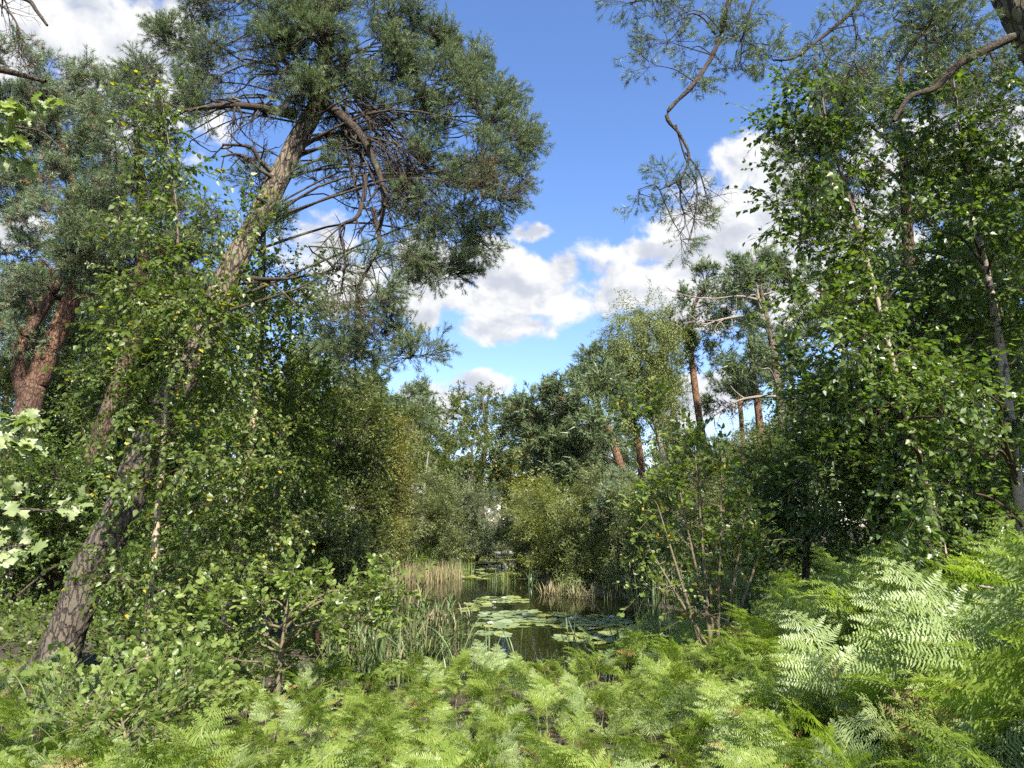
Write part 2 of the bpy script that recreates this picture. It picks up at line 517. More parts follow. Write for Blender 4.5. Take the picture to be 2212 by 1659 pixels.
def T_round():
    v = [(0, 0, 0), (0.3, 0.22, 0.07), (0.36, 0.55, 0.08), (0.18, 0.9, 0.02), (0, 1.0, -0.04), (-0.18, 0.9, 0.02), (-0.36, 0.55, 0.08), (-0.3, 0.22, 0.07), (0, 0.5, -0.03)]
    f = [(i, i + 1, 8) for i in range(7)] + [(7, 0, 8)]
    return np.array(v), np.array(f)


def T_oak():
    prof = [(0.03, 0.0), (0.10, 0.12), (0.20, 0.2), (0.13, 0.28), (0.30, 0.38), (0.17, 0.47), (0.38, 0.6), (0.2, 0.68), (0.28, 0.82), (0.12, 0.86), (0.1, 0.97)]
    R = [(x, y, 0.12 * x + 0.05 * math.sin(9 * y)) for x, y in prof]
    L = [(-x, y, 0.12 * x - 0.05 * math.sin(9 * y)) for x, y in prof]
    C = [(0, y, -0.02 - 0.12 * (y - 0.4) ** 2) for x, y in prof]
    n = len(prof)
    v = C + R + L
    f = []
    for i in range(n - 1):
        f += [(i, n + i, n + i + 1), (i, n + i + 1, i + 1), (i, i + 1, 2 * n + i + 1), (i, 2 * n + i + 1, 2 * n + i)]
    return np.array(v), np.array(f)


def T_tuft(nn, need, wid, seed=1, spread=0.9):
    """one pine shoot of unit length along y, needles radiating and pointing forward"""
    r = np.random.default_rng(seed)
    y = r.uniform(0.0, 1.0, nn) ** 0.6
    th = r.uniform(0, 2 * np.pi, nn)
    fwd = r.uniform(0.1, 0.75, nn) + 0.5 * y
    d = np.stack([np.cos(th) * spread, fwd, np.sin(th) * spread], -1)
    d = nrm(d)
    ln = need * r.uniform(0.7, 1.15, nn)
    p = np.stack([np.zeros(nn), y, np.zeros(nn)], -1)
    sd_ = nrm(np.cross(d, r.normal(size=(nn, 3))))
    v = np.stack([p - sd_ * wid / 2, p + sd_ * wid / 2, p + d * ln[:, None]], 1).reshape(-1, 3)
    return v, np.arange(nn * 3).reshape(-1, 3)


def scatter(buf, tpl, pos, along, normal, size, var, mi=0, wscale=1.0):
    tv, tf = tpl
    y = nrm(along)
    x = nrm(np.cross(y, normal))
    z = np.cross(x, y)
    s = np.asarray(size)[:, None, None]
    v = pos[:, None] + s * (tv[None, :, 0:1] * wscale * x[:, None] + tv[None, :, 1:2] * y[:, None] + tv[None, :, 2:3] * z[:, None])
    N, k = len(pos), len(tv)
    f = (tf[None] + (np.arange(N) * k)[:, None, None]).reshape(-1, 3)
    buf.add(v.reshape(-1, 3), f, np.repeat(var, k), 0.0, mi)


TPL = {'birch': T_birch(), 'dia': T_diamond(), 'lance': T_diamond(0.3, 0.06), 'round': T_round(), 'oak': T_oak()}

# ------------------------------------------------------------------ ground and water
POND_PX = [(700, 1475), (640, 1400), (690, 1335), (790, 1285), (850, 1258), (900, 1250), (960, 1240), (985, 1218), (1000, 1203), (1015, 1191),
           (1080, 1186), (1150, 1189), (1170, 1203), (1158, 1235), (1180, 1262), (1270, 1287), (1330, 1293), (1430, 1312), (1560, 1330), (1640, 1350),
           (1600, 1395), (1480, 1425), (1310, 1462), (1150, 1480), (950, 1485)]
POND = np.array([W(*p)[:2] for p in POND_PX])


PA, PB = POND, np.roll(POND, -1, 0)
PAB = PB - PA
PL2 = (PAB ** 2).sum(1)


def pond_sd(x, y):
    """signed distance to the pond outline, negative inside"""
    x, y = np.asarray(x, float), np.asarray(y, float)
    out = []
    for i in range(0, len(x), 20000):
        p = np.stack([x[i:i + 20000], y[i:i + 20000]], -1)[:, None]
        t = np.clip(((p - PA) * PAB).sum(-1) / PL2, 0, 1)
        dd = np.sqrt((((p - PA) - t[..., None] * PAB) ** 2).sum(-1)).min(1)
        yy, xx = p[..., 1], p[..., 0]
        cr = ((PA[:, 1] > yy) != (PB[:, 1] > yy)) & (xx < PAB[:, 0] * (yy - PA[:, 1]) / (PAB[:, 1] + 1e-12) + PA[:, 0])
        out.append(np.where(cr.sum(1) % 2 == 1, -dd, dd))
    return np.concatenate(out)


def sst(x, a, b):
    t = np.clip((x - a) / (b - a), 0, 1)
    return t * t * (3 - 2 * t)


def ground_z(x, y):
    x, y = np.asarray(x, float), np.asarray(y, float)
    z = -0.14 * sst(y, 1.0, 5.0) + 0.30 * sst(x, 0.8, 3.5) * (1 - sst(y, 7, 11))
    z = z + 0.05 * np.sin(x * 0.9 + 1.3) * np.cos(y * 0.7) + 0.02 * np.sin(x * 2.9) * np.sin(y * 3.3 + 1)
    z = z + 0.35 * sst(np.abs(x), 12, 40) + 0.4 * sst(y, 60, 120)
    s = pond_sd(x, y)
    return z * sst(s, 0.0, 1.2) + (-0.26) * (1 - sst(s, 0.0, 1.2)) * (s > 0) + np.where(s <= 0, -0.26 - 0.7 * sst(-s, 0, 1.0), 0)


def grid_mesh(xs, ys, zf):
    X, Y = np.meshgrid(xs, ys, indexing='ij')
    Z = zf(X.ravel(), Y.ravel()).reshape(X.shape)
    v = np.stack([X, Y, Z], -1).reshape(-1, 3)
    nx, ny = X.shape
    i = (np.arange(nx - 1)[:, None] * ny + np.arange(ny - 1)[None]).ravel()
    f = np.concatenate([np.stack([i, i + ny, i + ny + 1], -1), np.stack([i, i + ny + 1, i + 1], -1)])
    return v, f


def stretch(a, b, step, far_lo, far_hi):
    c = list(np.arange(a, b + 1e-6, step))
    s = step
    x = c[-1]
    while x < far_hi:
        s *= 1.35
        x += s
        c.append(x)
    s = step
    x = c[0]
    while x > far_lo:
        s *= 1.35
        x -= s
        c.insert(0, x)
    return np.array(c)


gb = Buf()
gv, gf = grid_mesh(stretch(-16, 18, 0.3, -700, 700), stretch(-2, 60, 0.3, -300, 1000), ground_z)
gb.add(gv, gf)
m, b, out = new_mat('forest_floor')
t = m.node_tree
tc = nd(t, 'ShaderNodeTexCoord')
n1 = b.noise(tc.outputs['Object'], 1.1, 6)
n2 = b.noise(tc.outputs['Object'], 22.0, 8, 0.7)
c = b.mix(n2, (0.022, 0.017, 0.010, 1), (0.085, 0.062, 0.038, 1))
c = b.mix(b.step(n1, 0.52, 0.66), c, (0.06, 0.085, 0.025, 1))
pr = nd(t, 'ShaderNodeBsdfPrincipled')
t.links.new(c, pr.inputs['Base Color'])
pr.inputs['Roughness'].default_value = 0.95
bp = nd(t, 'ShaderNodeBump')
bp.inputs['Distance'].default_value = 0.03
b.put(bp.inputs['Height'], n2)
t.links.new(bp.outputs[0], pr.inputs['Normal'])
t.links.new(pr.outputs[0], out.inputs[0])
link('ground', gb.mesh('ground', m, smooth=True), kind='structure')

# pond water: one level sheet, hidden under the banks outside the outline
wb = Buf()
ctr = POND.mean(0)
x0, y0 = POND.min(0) - 1.5
x1, y1 = POND.max(0) + 1.5
wv, wf = grid_mesh(np.linspace(x0, x1, 60), np.linspace(y0, y1, 90), lambda x, y: np.full(x.shape, WATER_Z))
keep = pond_sd(wv[:, 0], wv[:, 1]) < 0.8
wf = wf[keep[wf].all(1)]
wb.add(wv, wf)
m, b, out = new_mat('pond_water')
t = m.node_tree
tc = nd(t, 'ShaderNodeTexCoord')
mp = nd(t, 'ShaderNodeMapping')
t.links.new(tc.outputs['Object'], mp.inputs[0])
mp.inputs['Scale'].default_value = (1.0, 1.6, 1)
rip = b.m('ADD', b.m('MULTIPLY', b.noise(mp.outputs[0], 2.0, 3), 0.5), b.m('MULTIPLY', b.noise(mp.outputs[0], 9.0, 2), 0.10))
pr = nd(t, 'ShaderNodeBsdfPrincipled')
pr.inputs['Base Color'].default_value = (0.005, 0.006, 0.003, 1)
pr.inputs['Roughness'].default_value = 0.02
pr.inputs['IOR'].default_value = 1.33
bp = nd(t, 'ShaderNodeBump')
bp.inputs['Strength'].default_value = 0.25
bp.inputs['Distance'].default_value = 0.02
b.put(bp.inputs['Height'], rip)
t.links.new(bp.outputs[0], pr.inputs['Normal'])
t.links.new(pr.outputs[0], out.inputs[0])
link('pond_water', wb.mesh('pond_water', m, smooth=True), kind='structure')

# ------------------------------------------------------------------ trees
SPEC = {
    # spray: leafy twig used by the crown; size: leaf (or shoot) length; twig: spray length; cover: how often foliage overlaps
    'pine_near': dict(spray='pine_near', leaf='pine', size=0.13, cover=6.5, twig=0.36, up=0.30, droop=0.0, pine=True, foot=0.45, bark='bark_limb', wood=0.8, per=5, m=9),
    'pine_mid': dict(spray='pine_mid', leaf='pine', size=0.22, cover=7.5, twig=0.55, up=0.4, droop=0.0, pine=True, foot=0.45, bark='bark_limb', wood=0.8, per=6, m=9),
    'pine_far': dict(spray='pine_far', leaf='pine', size=0.32, cover=5.5, twig=0.85, up=0.45, droop=0.0, pine=True, foot=0.5, bark='bark_limb', wood=0.9, per=12, m=5),
    'birch_near': dict(spray='birch', leaf='birch', size=0.052, cover=3.4, twig=0.40, up=-0.02, droop=0.5, pine=False, foot=0.42, bark='twig', wood=0.45, per=13, m=6),
    'birch_mid': dict(spray='dia', leaf='birch', size=0.075, cover=4.4, twig=0.5, up=-0.05, droop=0.45, pine=False, foot=0.3, bark='twig', wood=0.5, per=14, m=6),
    'broad_mid': dict(spray='dia', leaf='broad', size=0.08, cover=5.0, twig=0.6, up=0.1, droop=0.3, pine=False, foot=0.3, bark='bark_broad', wood=0.6, per=14, m=6),
    'broad_far': dict(spray='dia_dense', leaf='oak', size=0.155, cover=5.5, twig=1.15, up=0.25, droop=0.15, pine=False, foot=0.3, bark='bark_broad', wood=0.8, per=55, m=4),
    'weep_far': dict(spray='weep', leaf='weeping', size=0.095, cover=5.5, twig=1.5, up=-0.6, droop=0.6, pine=False, foot=0.3, bark='twig', wood=0.6, per=55, m=5),
    'willow': dict(spray='lance', leaf='willow', size=0.105, cover=5.5, twig=0.9, up=0.5, droop=0.1, pine=False, foot=0.2, bark='bark_broad', wood=0.6, per=60, m=5),
    'shrub_near': dict(spray='round', leaf='shrub', size=0.06, cover=2.4, twig=0.34, up=0.35, droop=0.1, pine=False, foot=0.5, bark='stem_green', wood=0.5, per=9, m=6),
}
SPRAY_TPL = {'birch': 'birch', 'dia': 'dia', 'dia_dense': 'dia', 'weep': 'dia', 'lance': 'lance', 'round': 'round'}
SPRAY_CACHE = {}


def spray_objs(S):
    """four variants of a leafy twig of unit length along +Y; kept out of the scene, only crowns use them"""
    key = (S['spray'], S['leaf'], round(S['size'] / S['twig'], 3), S['per'])
    if key in SPRAY_CACHE:
        return SPRAY_CACHE[key]
    outl = []
    rel = S['size'] / S['twig']
    n = S['per']
    for q in range(4):
        bb = Buf()
        if S['pine']:
            nn, ln, wd = {'pine_near': (44, 0.5, 0.034), 'pine_mid': (26, .55, .055), 'pine_far': (13, .65, .11)}[S['spray']]
            tv, tf = T_tuft(nn, ln, wd, 30 + q)
            base_t = rng.uniform(0.25, 0.95, n)
            base_t[0] = 1.0
            a = rng.uniform(0, 6.28, n)
            side = np.stack([np.cos(a), np.zeros(n), np.sin(a)], -1)
            org = np.stack([0 * a, base_t * (1 - rel * .6), 0 * a], -1)
            al = nrm(side * np.where(np.arange(n) == 0, 0.05, .75)[:, None] + np.array([0, .8, 0]) + .25 * rvec(n))
            L = rel * rng.uniform(.75, 1.25, n)
            off = org + al * (rng.uniform(0.0, .9, n) * rel)[:, None]
            off[0] = org[0]
            scatter(bb, (tv, tf), off, al, rvec(n), L, rng.random(n), 0)
            tubes(bb, np.stack([[0, 0, 0], [0.02, .5, 0.0], [0, 1 - rel * .2, 0]])[None], np.array([[.016, .012, .006]]) * min(1, rel * 3), 3, mi=1)
            tubes(bb, np.stack([org, (org + off) / 2, off + al * L[:, None] * .7], 1), np.tile([.007, .006, .004], (n, 1)) * min(1, rel * 3), 3, mi=1)
        else:
            dr = -S['droop'] * .35
            t = rng.uniform(.08, 1.0, n)
            t[0] = 1.0
            ax = np.stack([.06 * np.sin(4 * t + q), t, dr * t * t], -1)
            a = rng.uniform(0, 6.28, n)
            al = nrm(np.stack([np.cos(a) * .9, np.full(n, .55), np.sin(a) * .45 - S['droop'] * .9], -1) + .2 * rvec(n))
            jit = (rvec(n) * (rng.uniform(.2, 1, n)[:, None]) * (.17 if S['spray'] in ('dia_dense', 'lance', 'weep') else .25 * rel))
            nm = nrm(np.array([0, -.1, 1.0]) + .6 * rvec(n))
            scatter(bb, TPL[SPRAY_TPL[S['spray']]], ax + jit, al, nm, rel * rng.uniform(.65, 1.25, n), rng.random(n), 0)
            tt = np.linspace(0, 1, 4)
            tubes(bb, np.stack([.06 * np.sin(4 * tt + q), tt, dr * tt * tt], -1)[None], np.array([[.010, .008, .006, .003]]) * (.6 + rel), 3, mi=1)
        me = bb.mesh('spray_' + S['spray'], [M[S['leaf']], M[S['bark']]])
        outl.append(bpy.data.objects.new('spray', me))
    SPRAY_CACHE[key] = outl
    return outl


GN_CACHE = {}


def gn_group(key, objs):
    """points -> one of the given pieces on each point, turned and sized by the point's own attributes"""
    if key in GN_CACHE:
        return GN_CACHE[key]
    g = bpy.data.node_groups.new('crown_leaves', 'GeometryNodeTree')
    g.interface.new_socket('Geometry', in_out='INPUT', socket_type='NodeSocketGeometry')
    g.interface.new_socket('Geometry', in_out='OUTPUT', socket_type='NodeSocketGeometry')
    gi, go = nd(g, 'NodeGroupInput'), nd(g, 'NodeGroupOutput')
    jo = nd(g, 'GeometryNodeJoinGeometry')
    for o in objs:
        ob = nd(g, 'GeometryNodeObjectInfo')
        ob.inputs['Object'].default_value = o
        ob.inputs['As Instance'].default_value = False
        ti = nd(g, 'GeometryNodeGeometryToInstance')
        g.links.new(ob.outputs['Geometry'], ti.inputs[0])
        g.links.new(ti.outputs[0], jo.inputs[0])
    ip = nd(g, 'GeometryNodeInstanceOnPoints')
    g.links.new(gi.outputs[0], ip.inputs['Points'])
    g.links.new(jo.outputs[0], ip.inputs['Instance'])
    ip.inputs['Pick Instance'].default_value = True
    for nm, typ, sk in (('pick', 'INT', 'Instance Index'), ('rot', 'QUATERNION', 'Rotation'), ('size', 'FLOAT', 'Scale')):
        na = nd(g, 'GeometryNodeInputNamedAttribute', data_type=typ)
        na.inputs['Name'].default_value = nm
        g.links.new([x for x in na.outputs if x.enabled and x.name == 'Attribute'][0], ip.inputs[sk])
    g.links.new(ip.outputs[0], go.inputs[0])
    GN_CACHE[key] = g
    return g


NINST = 0


class Pts:
    """points of a crown, each to carry one leafy twig"""

    def __init__(s, objs, key):
        s.objs, s.key, s.p, s.y, s.z, s.s, s.k = objs, key, [], [], [], [], []

    def add(s, p, y, z, size, pick=None):
        s.p.append(p), s.y.append(y), s.z.append(z), s.s.append(size)
        s.k.append(rng.integers(0, len(s.objs), len(p)) if pick is None else pick)

    def link(s, name, parent, base, loc=None):
        global NINST
        p = np.concatenate(s.p) - np.asarray(base, float)
        y = nrm(np.concatenate(s.y))
        z = np.concatenate(s.z)
        x = nrm(np.cross(y, z))
        z = np.cross(x, y)
        # rotation matrix columns x y z -> quaternion
        m00, m11, m22 = x[:, 0], y[:, 1], z[:, 2]
        w_ = np.sqrt(np.maximum(0, 1 + m00 + m11 + m22)) / 2
        qx = np.sqrt(np.maximum(0, 1 + m00 - m11 - m22)) / 2 * np.where(y[:, 2] - z[:, 1] < 0, -1, 1)
        qy = np.sqrt(np.maximum(0, 1 - m00 + m11 - m22)) / 2 * np.where(z[:, 0] - x[:, 2] < 0, -1, 1)
        qz = np.sqrt(np.maximum(0, 1 - m00 - m11 + m22)) / 2 * np.where(x[:, 1] - y[:, 0] < 0, -1, 1)
        me = bpy.data.meshes.new(name)
        me.vertices.add(len(p))
        me.vertices.foreach_set('co', p.astype(np.float32).ravel())
        me.attributes.new('rot', 'QUATERNION', 'POINT').data.foreach_set('value', np.stack([w_, qx, qy, qz], -1).astype(np.float32).ravel())
        me.attributes.new('size', 'FLOAT', 'POINT').data.foreach_set('value', np.concatenate(s.s).astype(np.float32))
        me.attributes.new('pick', 'INT', 'POINT').data.foreach_set('value', np.concatenate(s.k).astype(np.int32))
        o = link(name, me, parent, loc, 'stuff')
        md = o.modifiers.new('leaves', 'NODES')
        md.node_group = gn_group(s.key, s.objs)
        NINST += len(p)
        return o


def new_pts(S):
    return Pts(spray_objs(S), (S['spray'], S['leaf'], round(S['size'] / S['twig'], 3), S['per']))


def bark_trunk(buf, poly, k=14, n=40, rough=0.0, cell=0.09):
    """poly rows: x y z radius; rows of bark plates really stand proud when rough > 0"""
    sp = smooth_poly(poly, n)
    pts, rad = sp[:, :3], np.maximum(sp[:, 3], 0.002)
    h = np.linspace(0, 1, n)
    tan = nrm(np.gradient(pts, axis=0))
    ref = np.array([0.0, 1.0, 0.0])
    a = nrm(np.cross(tan, ref))
    b_ = np.cross(tan, a)
    th = np.linspace(0, 2 * np.pi, k, endpoint=False)
    R = np.repeat(rad[:, None], k, 1)
    if rough > 0:
        ln = np.concatenate([[0], np.cumsum(np.linalg.norm(np.diff(pts, axis=0), axis=1))])
        U = th[None, :] * rad.mean() + 0 * ln[:, None]
        V = ln[:, None] * 0.42 + 0 * th[None, :]
        circ = 2 * np.pi * rad.mean()
        ns = int(circ * ln[-1] * 0.42 / (cell * cell)) + 8
        su, sv = rng.uniform(0, circ, ns), rng.uniform(0, ln[-1] * 0.42, ns)
        best = np.full(U.shape, 9.0)
        sec = np.full(U.shape, 9.0)
        for x, y in zip(su, sv):
            du = np.abs(U - x)
            du = np.minimum(du, circ - du)
            dd = np.hypot(du, V - y)
            nb = np.minimum(best, dd)
            sec = np.minimum(sec, np.maximum(best, dd))
            best = nb
        edge = np.clip((sec - best) / (cell * 0.5), 0, 1)
        R = R + rough * (edge ** 0.6 - 0.6) + rough * 0.3 * rng.normal(size=R.shape)
    v = pts[:, None] + (a[:, None] * np.cos(th)[None, :, None] + b_[:, None] * np.sin(th)[None, :, None]) * R[..., None]
    i = np.arange(n - 1)[:, None] * k
    j = np.arange(k)[None]
    j2 = (j + 1) % k
    f = np.stack([i + j, i + k + j2, i + k + j, i + j, i + j2, i + k + j2], -1).reshape(-1, 3)
    buf.add(v.reshape(-1, 3), f, 0.5, np.repeat(h, k))
    return sp


def px_radius(rx, ry, px, py, Y, dep):
    c = P(px, py, Y)
    r1 = np.linalg.norm(P(px + rx, py, Y) - c)
    r2 = np.linalg.norm(P(px, py + ry, Y) - c)
    return c, np.array([r1, (r1 + r2) / 2 * dep, r2])


def foliage(pts_, wb_, limb, c, r, area_px, Y, S, dens=1.0, bare=0.0, wood=True):
    """sub-branches that fill an ellipsoid round c, with leafy twigs along them"""
    leafpx = S['size'] * FPX / Y
    N = dens * S['cover'] * area_px / (S['foot'] * leafpx ** 2)
    m_ = S['m']
    nb = max(S.get('minb', 4), int(N / (S['per'] * m_)))
    u = rvec(nb)
    e = c + u * (rng.uniform(0.08, 1, nb)[:, None] ** 0.5) * r
    cand = rng.uniform(0.3, 1.0, (nb, 4))
    pc = interp_poly(limb, cand.ravel()).reshape(nb, 4, 3)
    d2 = np.linalg.norm(pc - e[:, None], axis=2)
    s = pc[np.arange(nb), d2.argmin(1)]
    L = np.linalg.norm(e - s, axis=1, keepdims=True)
    mid = 0.5 * (s + e) + rng.normal(size=(nb, 3)) * 0.16 * L + np.array([0, 0, -0.10 if S['pine'] else 0.10]) * L
    sc = S['wood']
    if wood:
        npt = 6 if Y < 14 else 4
        pts = bez(s, mid, e, npt)
        pts[:, 1:-1] += rng.normal(size=(nb, npt - 2, 3)) * 0.03 * L[:, None]
        lw = np.clip(L[:, 0], 0.3, 3)
        tubes(wb_, pts, ((0.004 + 0.006 * lw) * sc)[:, None] * np.linspace(1, 0.3, npt)[None], 4 if Y < 14 else 3)
    t = rng.uniform(0.62 if S['pine'] else 0.25, 1.0, (nb, m_))
    t[:, 0] = 0.97
    idx = np.repeat(np.arange(nb), m_)
    if bare > 0:
        idx = idx[rng.random(len(idx)) > bare]
        t = rng.uniform(.3, 1, len(idx))
    p, tg = bez_at(s[idx], mid[idx], e[idx], t.ravel())
    dr = nrm(tg * 0.75 + rvec(len(idx)) * 0.8 + np.array([0, 0, S['up']]))
    nz = nrm(np.array([0, 0, 1.0]) + 0.35 * rvec(len(idx)))
    nz = np.where(np.abs((nz * dr).sum(1, keepdims=True)) > .97, nz + np.array([.5, .3, 0]), nz)
    pts_.add(p, dr, nz, S['twig'] * rng.uniform(0.6, 1.2, len(idx)))
    return len(idx)


def make_tree(name, label, cat, trunk, blobs, spec, bark, group=None, split=False, rough=0.0, limb_mat=None, leaf=None,
              limb_w=0.42, dens=1.0, sides=10, extra=None, grounded=True, over=None, dry=()):
    """trunk: (px,py,Y,width_px) from the bottom up.  blobs: (px,py,rx,ry[,dY[,dens[,bare]]])"""
    S = dict(SPEC[spec])
    if over:
        S.update(over)
    if leaf:
        S['leaf'] = leaf
    tp = []
    for (px, py, Y, wd) in trunk:
        p = P(px, py, Y)
        tp.append([*p, wd / 2 * Y / FPX * 1.05])
    if grounded:
        gz = float(ground_z(np.array([tp[0][0]]), np.array([tp[0][1]]))[0])
        if tp[0][2] > gz - 0.05:
            d = np.array(tp[0][:3]) - np.array(tp[1][:3])
            d = d / max(abs(d[2]), 1e-3)
            dz = tp[0][2] - gz + 0.15
            lean = d[:2] * min(dz, 3.0) * 0.6
            nx, ny = tp[0][0] + lean[0], tp[0][1] + lean[1] * 0.3
            tp.insert(0, [nx, ny, float(ground_z(np.array([nx]), np.array([ny]))[0]) - 0.15, tp[0][3] * 1.18])
    tp = np.array(tp)
    base = tp[0, :3].copy()
    base[2] += 0.15
    root = thing(name, label, cat, tuple(base), group)
    tb = Buf()
    n = 150 if rough > 0 else max(10, 5 * len(tp))
    k = 44 if rough > 0 else sides
    sp = bark_trunk(tb, tp, k, n, rough)
    limb_mat = limb_mat or M[S['bark']]
    if not split:
        lbm = Buf()
        lf = new_pts(S)
    nblob = 0
    for bi, bl in enumerate(blobs):
        px, py, rx, ry = bl[:4]
        dY = bl[4] if len(bl) > 4 else 0.0
        dd = bl[5] if len(bl) > 5 else 1.0
        bare = bl[6] if len(bl) > 6 else 0.0
        Yb = trunk[-1][2] + dY if len(bl) > 4 else None
        if Yb is None:
            i = np.argmin([abs(q[1] - py) for q in trunk])
            Yb = trunk[i][2] + rng.uniform(-0.09, 0.04) * trunk[i][2]
        c, r = px_radius(rx, ry, px, py, Yb, 0.9)
        org = bl[7] if len(bl) > 7 else None
        # where the limb leaves the trunk
        rise = 0.35 if not S['pine'] else 0.15
        hor = np.linalg.norm(sp[:, :2] - c[:2], axis=1)
        cost = np.abs(sp[:, 2] - (c[2] - rise * hor - 0.1 * r[2])) + 0.25 * hor
        i = int(np.argmin(cost))
        i = max(i, 2)
        if over and 'limbk' in over:
            i = int(np.clip(i + rng.integers(-7, 8), 2, len(sp) - 1))
        s = sp[i, :3] if org is None else P(*org)
        L = np.linalg.norm(c - s)
        lim = np.array([s, s * 0.6 + c * 0.4 + np.array([0, 0, 0.10 * L]) + rng.normal(size=3) * 0.05 * L,
                        s * 0.3 + c * 0.7 + np.array([0, 0, 0.05 * L]) + rng.normal(size=3) * (0.06 if 'limbk' not in S else .11) * L,
                        c + (c - s) / max(L, 1e-3) * r.min() * 0.5 + np.array([0, 0, 0.15 * r[2]])])
        if org is not None:
            lim = np.array([s, s * .6 + c * .4 + np.array([0.1, 0, -.05 * L]), s * .3 + c * .7, c])
        lp = smooth_poly(lim, 12)
        lr = min(sp[i, 3] * limb_w, 0.006 + 0.009 * (L + r.max())) * S.get('limbk', 1.0)
        if split:
            wbuf = Buf()
            lbuf = new_pts(dict(S, leaf='pine_dry') if bi in dry else S)
        else:
            wbuf, lbuf = lbm, lf
        tubes(wbuf, lp[None], (lr * np.linspace(1, 0.25, 12))[None], 8 if split else 5, h=0.6)
        foliage(lbuf, wbuf, lp, c, r, math.pi * rx * ry, Yb, S, dens=dd * dens, bare=bare)
        if split:
            lo = link('limb', wbuf.mesh(name + '_limb', limb_mat, base, True), root)
            lbuf.link('needles' if S['pine'] else 'leaves', lo, base)
    if extra:
        extra(root, base, sp)
    link('trunk', tb.mesh(name + '_trunk', M[bark], base, True), root)
    if not split:
        link('branches', lbm.mesh(name + '_branches', limb_mat, base, True), root)
        lf.link('crown', root, base)
    return root


def dead_branch(root, base, path, w0, w1, nsub=6, sub=0.5, mat='bark_dead', name='dead_branch', k=7):
    """path of (px,py,Y); bare side twigs"""
    pts = smooth_poly([P(*q) for q in path], 5 * len(path))
    Y = path[0][2]
    bb = Buf()
    n = len(pts)
    tubes(bb, pts[None], (np.linspace(w0, w1, n) / 2 * Y / FPX)[None], k)
    if nsub:
        t = rng.uniform(0.25, 1, nsub)
        s = interp_poly(pts, t)
        tg = nrm(interp_poly(pts, np.minimum(t + 0.05, 1.0)) - interp_poly(pts, np.maximum(t - 0.05, 0)))
        d = nrm(tg * 0.6 + rvec(nsub) * 0.8)
        L = sub * rng.uniform(0.4, 1.1, nsub)
        e = s + d * L[:, None] + np.array([0, 0, -0.05])
        md = 0.5 * (s + e) + rng.normal(size=(nsub, 3)) * 0.12 * L[:, None]
        r0 = max(w1, w0 * 0.3) / 2 * Y / FPX
        tubes(bb, bez(s, md, e, 6), np.tile(np.linspace(1, 0.3, 6) * r0, (nsub, 1)), 4)
        m2 = nsub * 3
        i = rng.integers(0, nsub, m2)
        p, tg = bez_at(s[i], md[i], e[i], rng.uniform(0.3, 1, m2))
        q = p + nrm(tg + rvec(m2) * 0.9) * (L[i] * 0.4)[:, None]
        tubes(bb, np.stack([p, (p + q) / 2 + rng.normal(size=p.shape) * 0.02, q], 1), np.tile(np.array([0.5, 0.4, 0.2]) * r0, (m2, 1)), 3)
    return link(name, bb.mesh(name, M[mat], base, True), root)


# --- leaning pine that dominates the left half
def hero_extra(root, base, sp):
    # bare dead limbs on the underside of the crown and on the stem
    dead_branch(root, base, [(610, 390, 9.55), (565, 350, 9.4), (540, 318, 9.3), (480, 312, 9.2)], 16, 5, 8, 0.35, 'bark_limb')
    dead_branch(root, base, [(612, 395, 9.55), (570, 372, 9.35), (520, 335, 9.2), (478, 338, 9.1)], 12, 4, 6, 0.3, 'bark_limb')
    dead_branch(root, base, [(590, 440, 9.5), (560, 430, 9.3), (530, 415, 9.2)], 12, 4, 3, 0.2, 'bark_limb')
    dead_branch(root, base, [(525, 600, 9.4), (570, 603, 9.2), (625, 602, 9.1)], 15, 6, 1, 0.1, 'bark_limb')
    dead_branch(root, base, [(565, 603, 9.25), (600, 622, 9.15), (640, 660, 9.0)], 9, 3, 2, 0.2, 'bark_limb')
    dead_branch(root, base, [(640, 250, 9.7), (560, 232, 9.4), (480, 228, 9.1), (395, 240, 9.0)], 24, 6, 14, 0.5, 'bark_limb', 'limb')
    dead_branch(root, base, [(690, 215, 9.8), (760, 270, 9.4), (800, 330, 9.3), (830, 420, 9.2), (820, 500, 9.2)], 26, 6, 20, 0.6, 'bark_limb', 'limb')
    dead_branch(root, base, [(790, 380, 9.2), (785, 430, 9.1), (770, 470, 9.0), (735, 492, 9.0), (745, 560, 8.95), (735, 640, 8.9)], 13, 4, 9, 0.5, 'bark_limb')
    dead_branch(root, base, [(805, 450, 9.2), (820, 520, 9.1), (800, 570, 9.05), (770, 640, 9.0), (790, 720, 8.95)], 12, 4, 10, 0.45, 'bark_limb')
    dead_branch(root, base, [(700, 130, 9.9), (690, 95, 9.5), (670, 78, 9.3), (645, 95, 9.2)], 10, 5, 4, 0.3, 'bark_dead')
    for j in range(26):
        a = rng.uniform(0, 1)
        x0, y0 = 700 + 90 * a, 180 + 120 * rng.uniform(0, 1)
        x1, y1 = x0 + rng.uniform(30, 170), y0 + rng.uniform(40, 240)
        dead_branch(root, base, [(x0, y0, 9.7), ((x0 + x1) / 2 + rng.uniform(-20, 20), (y0 + y1) / 2 + rng.uniform(-30, 10), 9.5), (x1, y1, 9.3 + rng.uniform(-.4, .4))],
                    rng.uniform(4, 8), 2, 10, 0.4, 'bark_limb')
    for j in range(14):
        x0, y0 = rng.uniform(560, 700), rng.uniform(120, 260)
        x1, y1 = x0 - rng.uniform(40, 220), y0 + rng.uniform(-40, 70)
        dead_branch(root, base, [(x0, y0, 9.7), ((x0 + x1) / 2, (y0 + y1) / 2 - 15, 9.5), (x1, y1, 9.3 + rng.uniform(-.4, .4))],
                    rng.uniform(4, 8), 2, 10, 0.4, 'bark_limb')


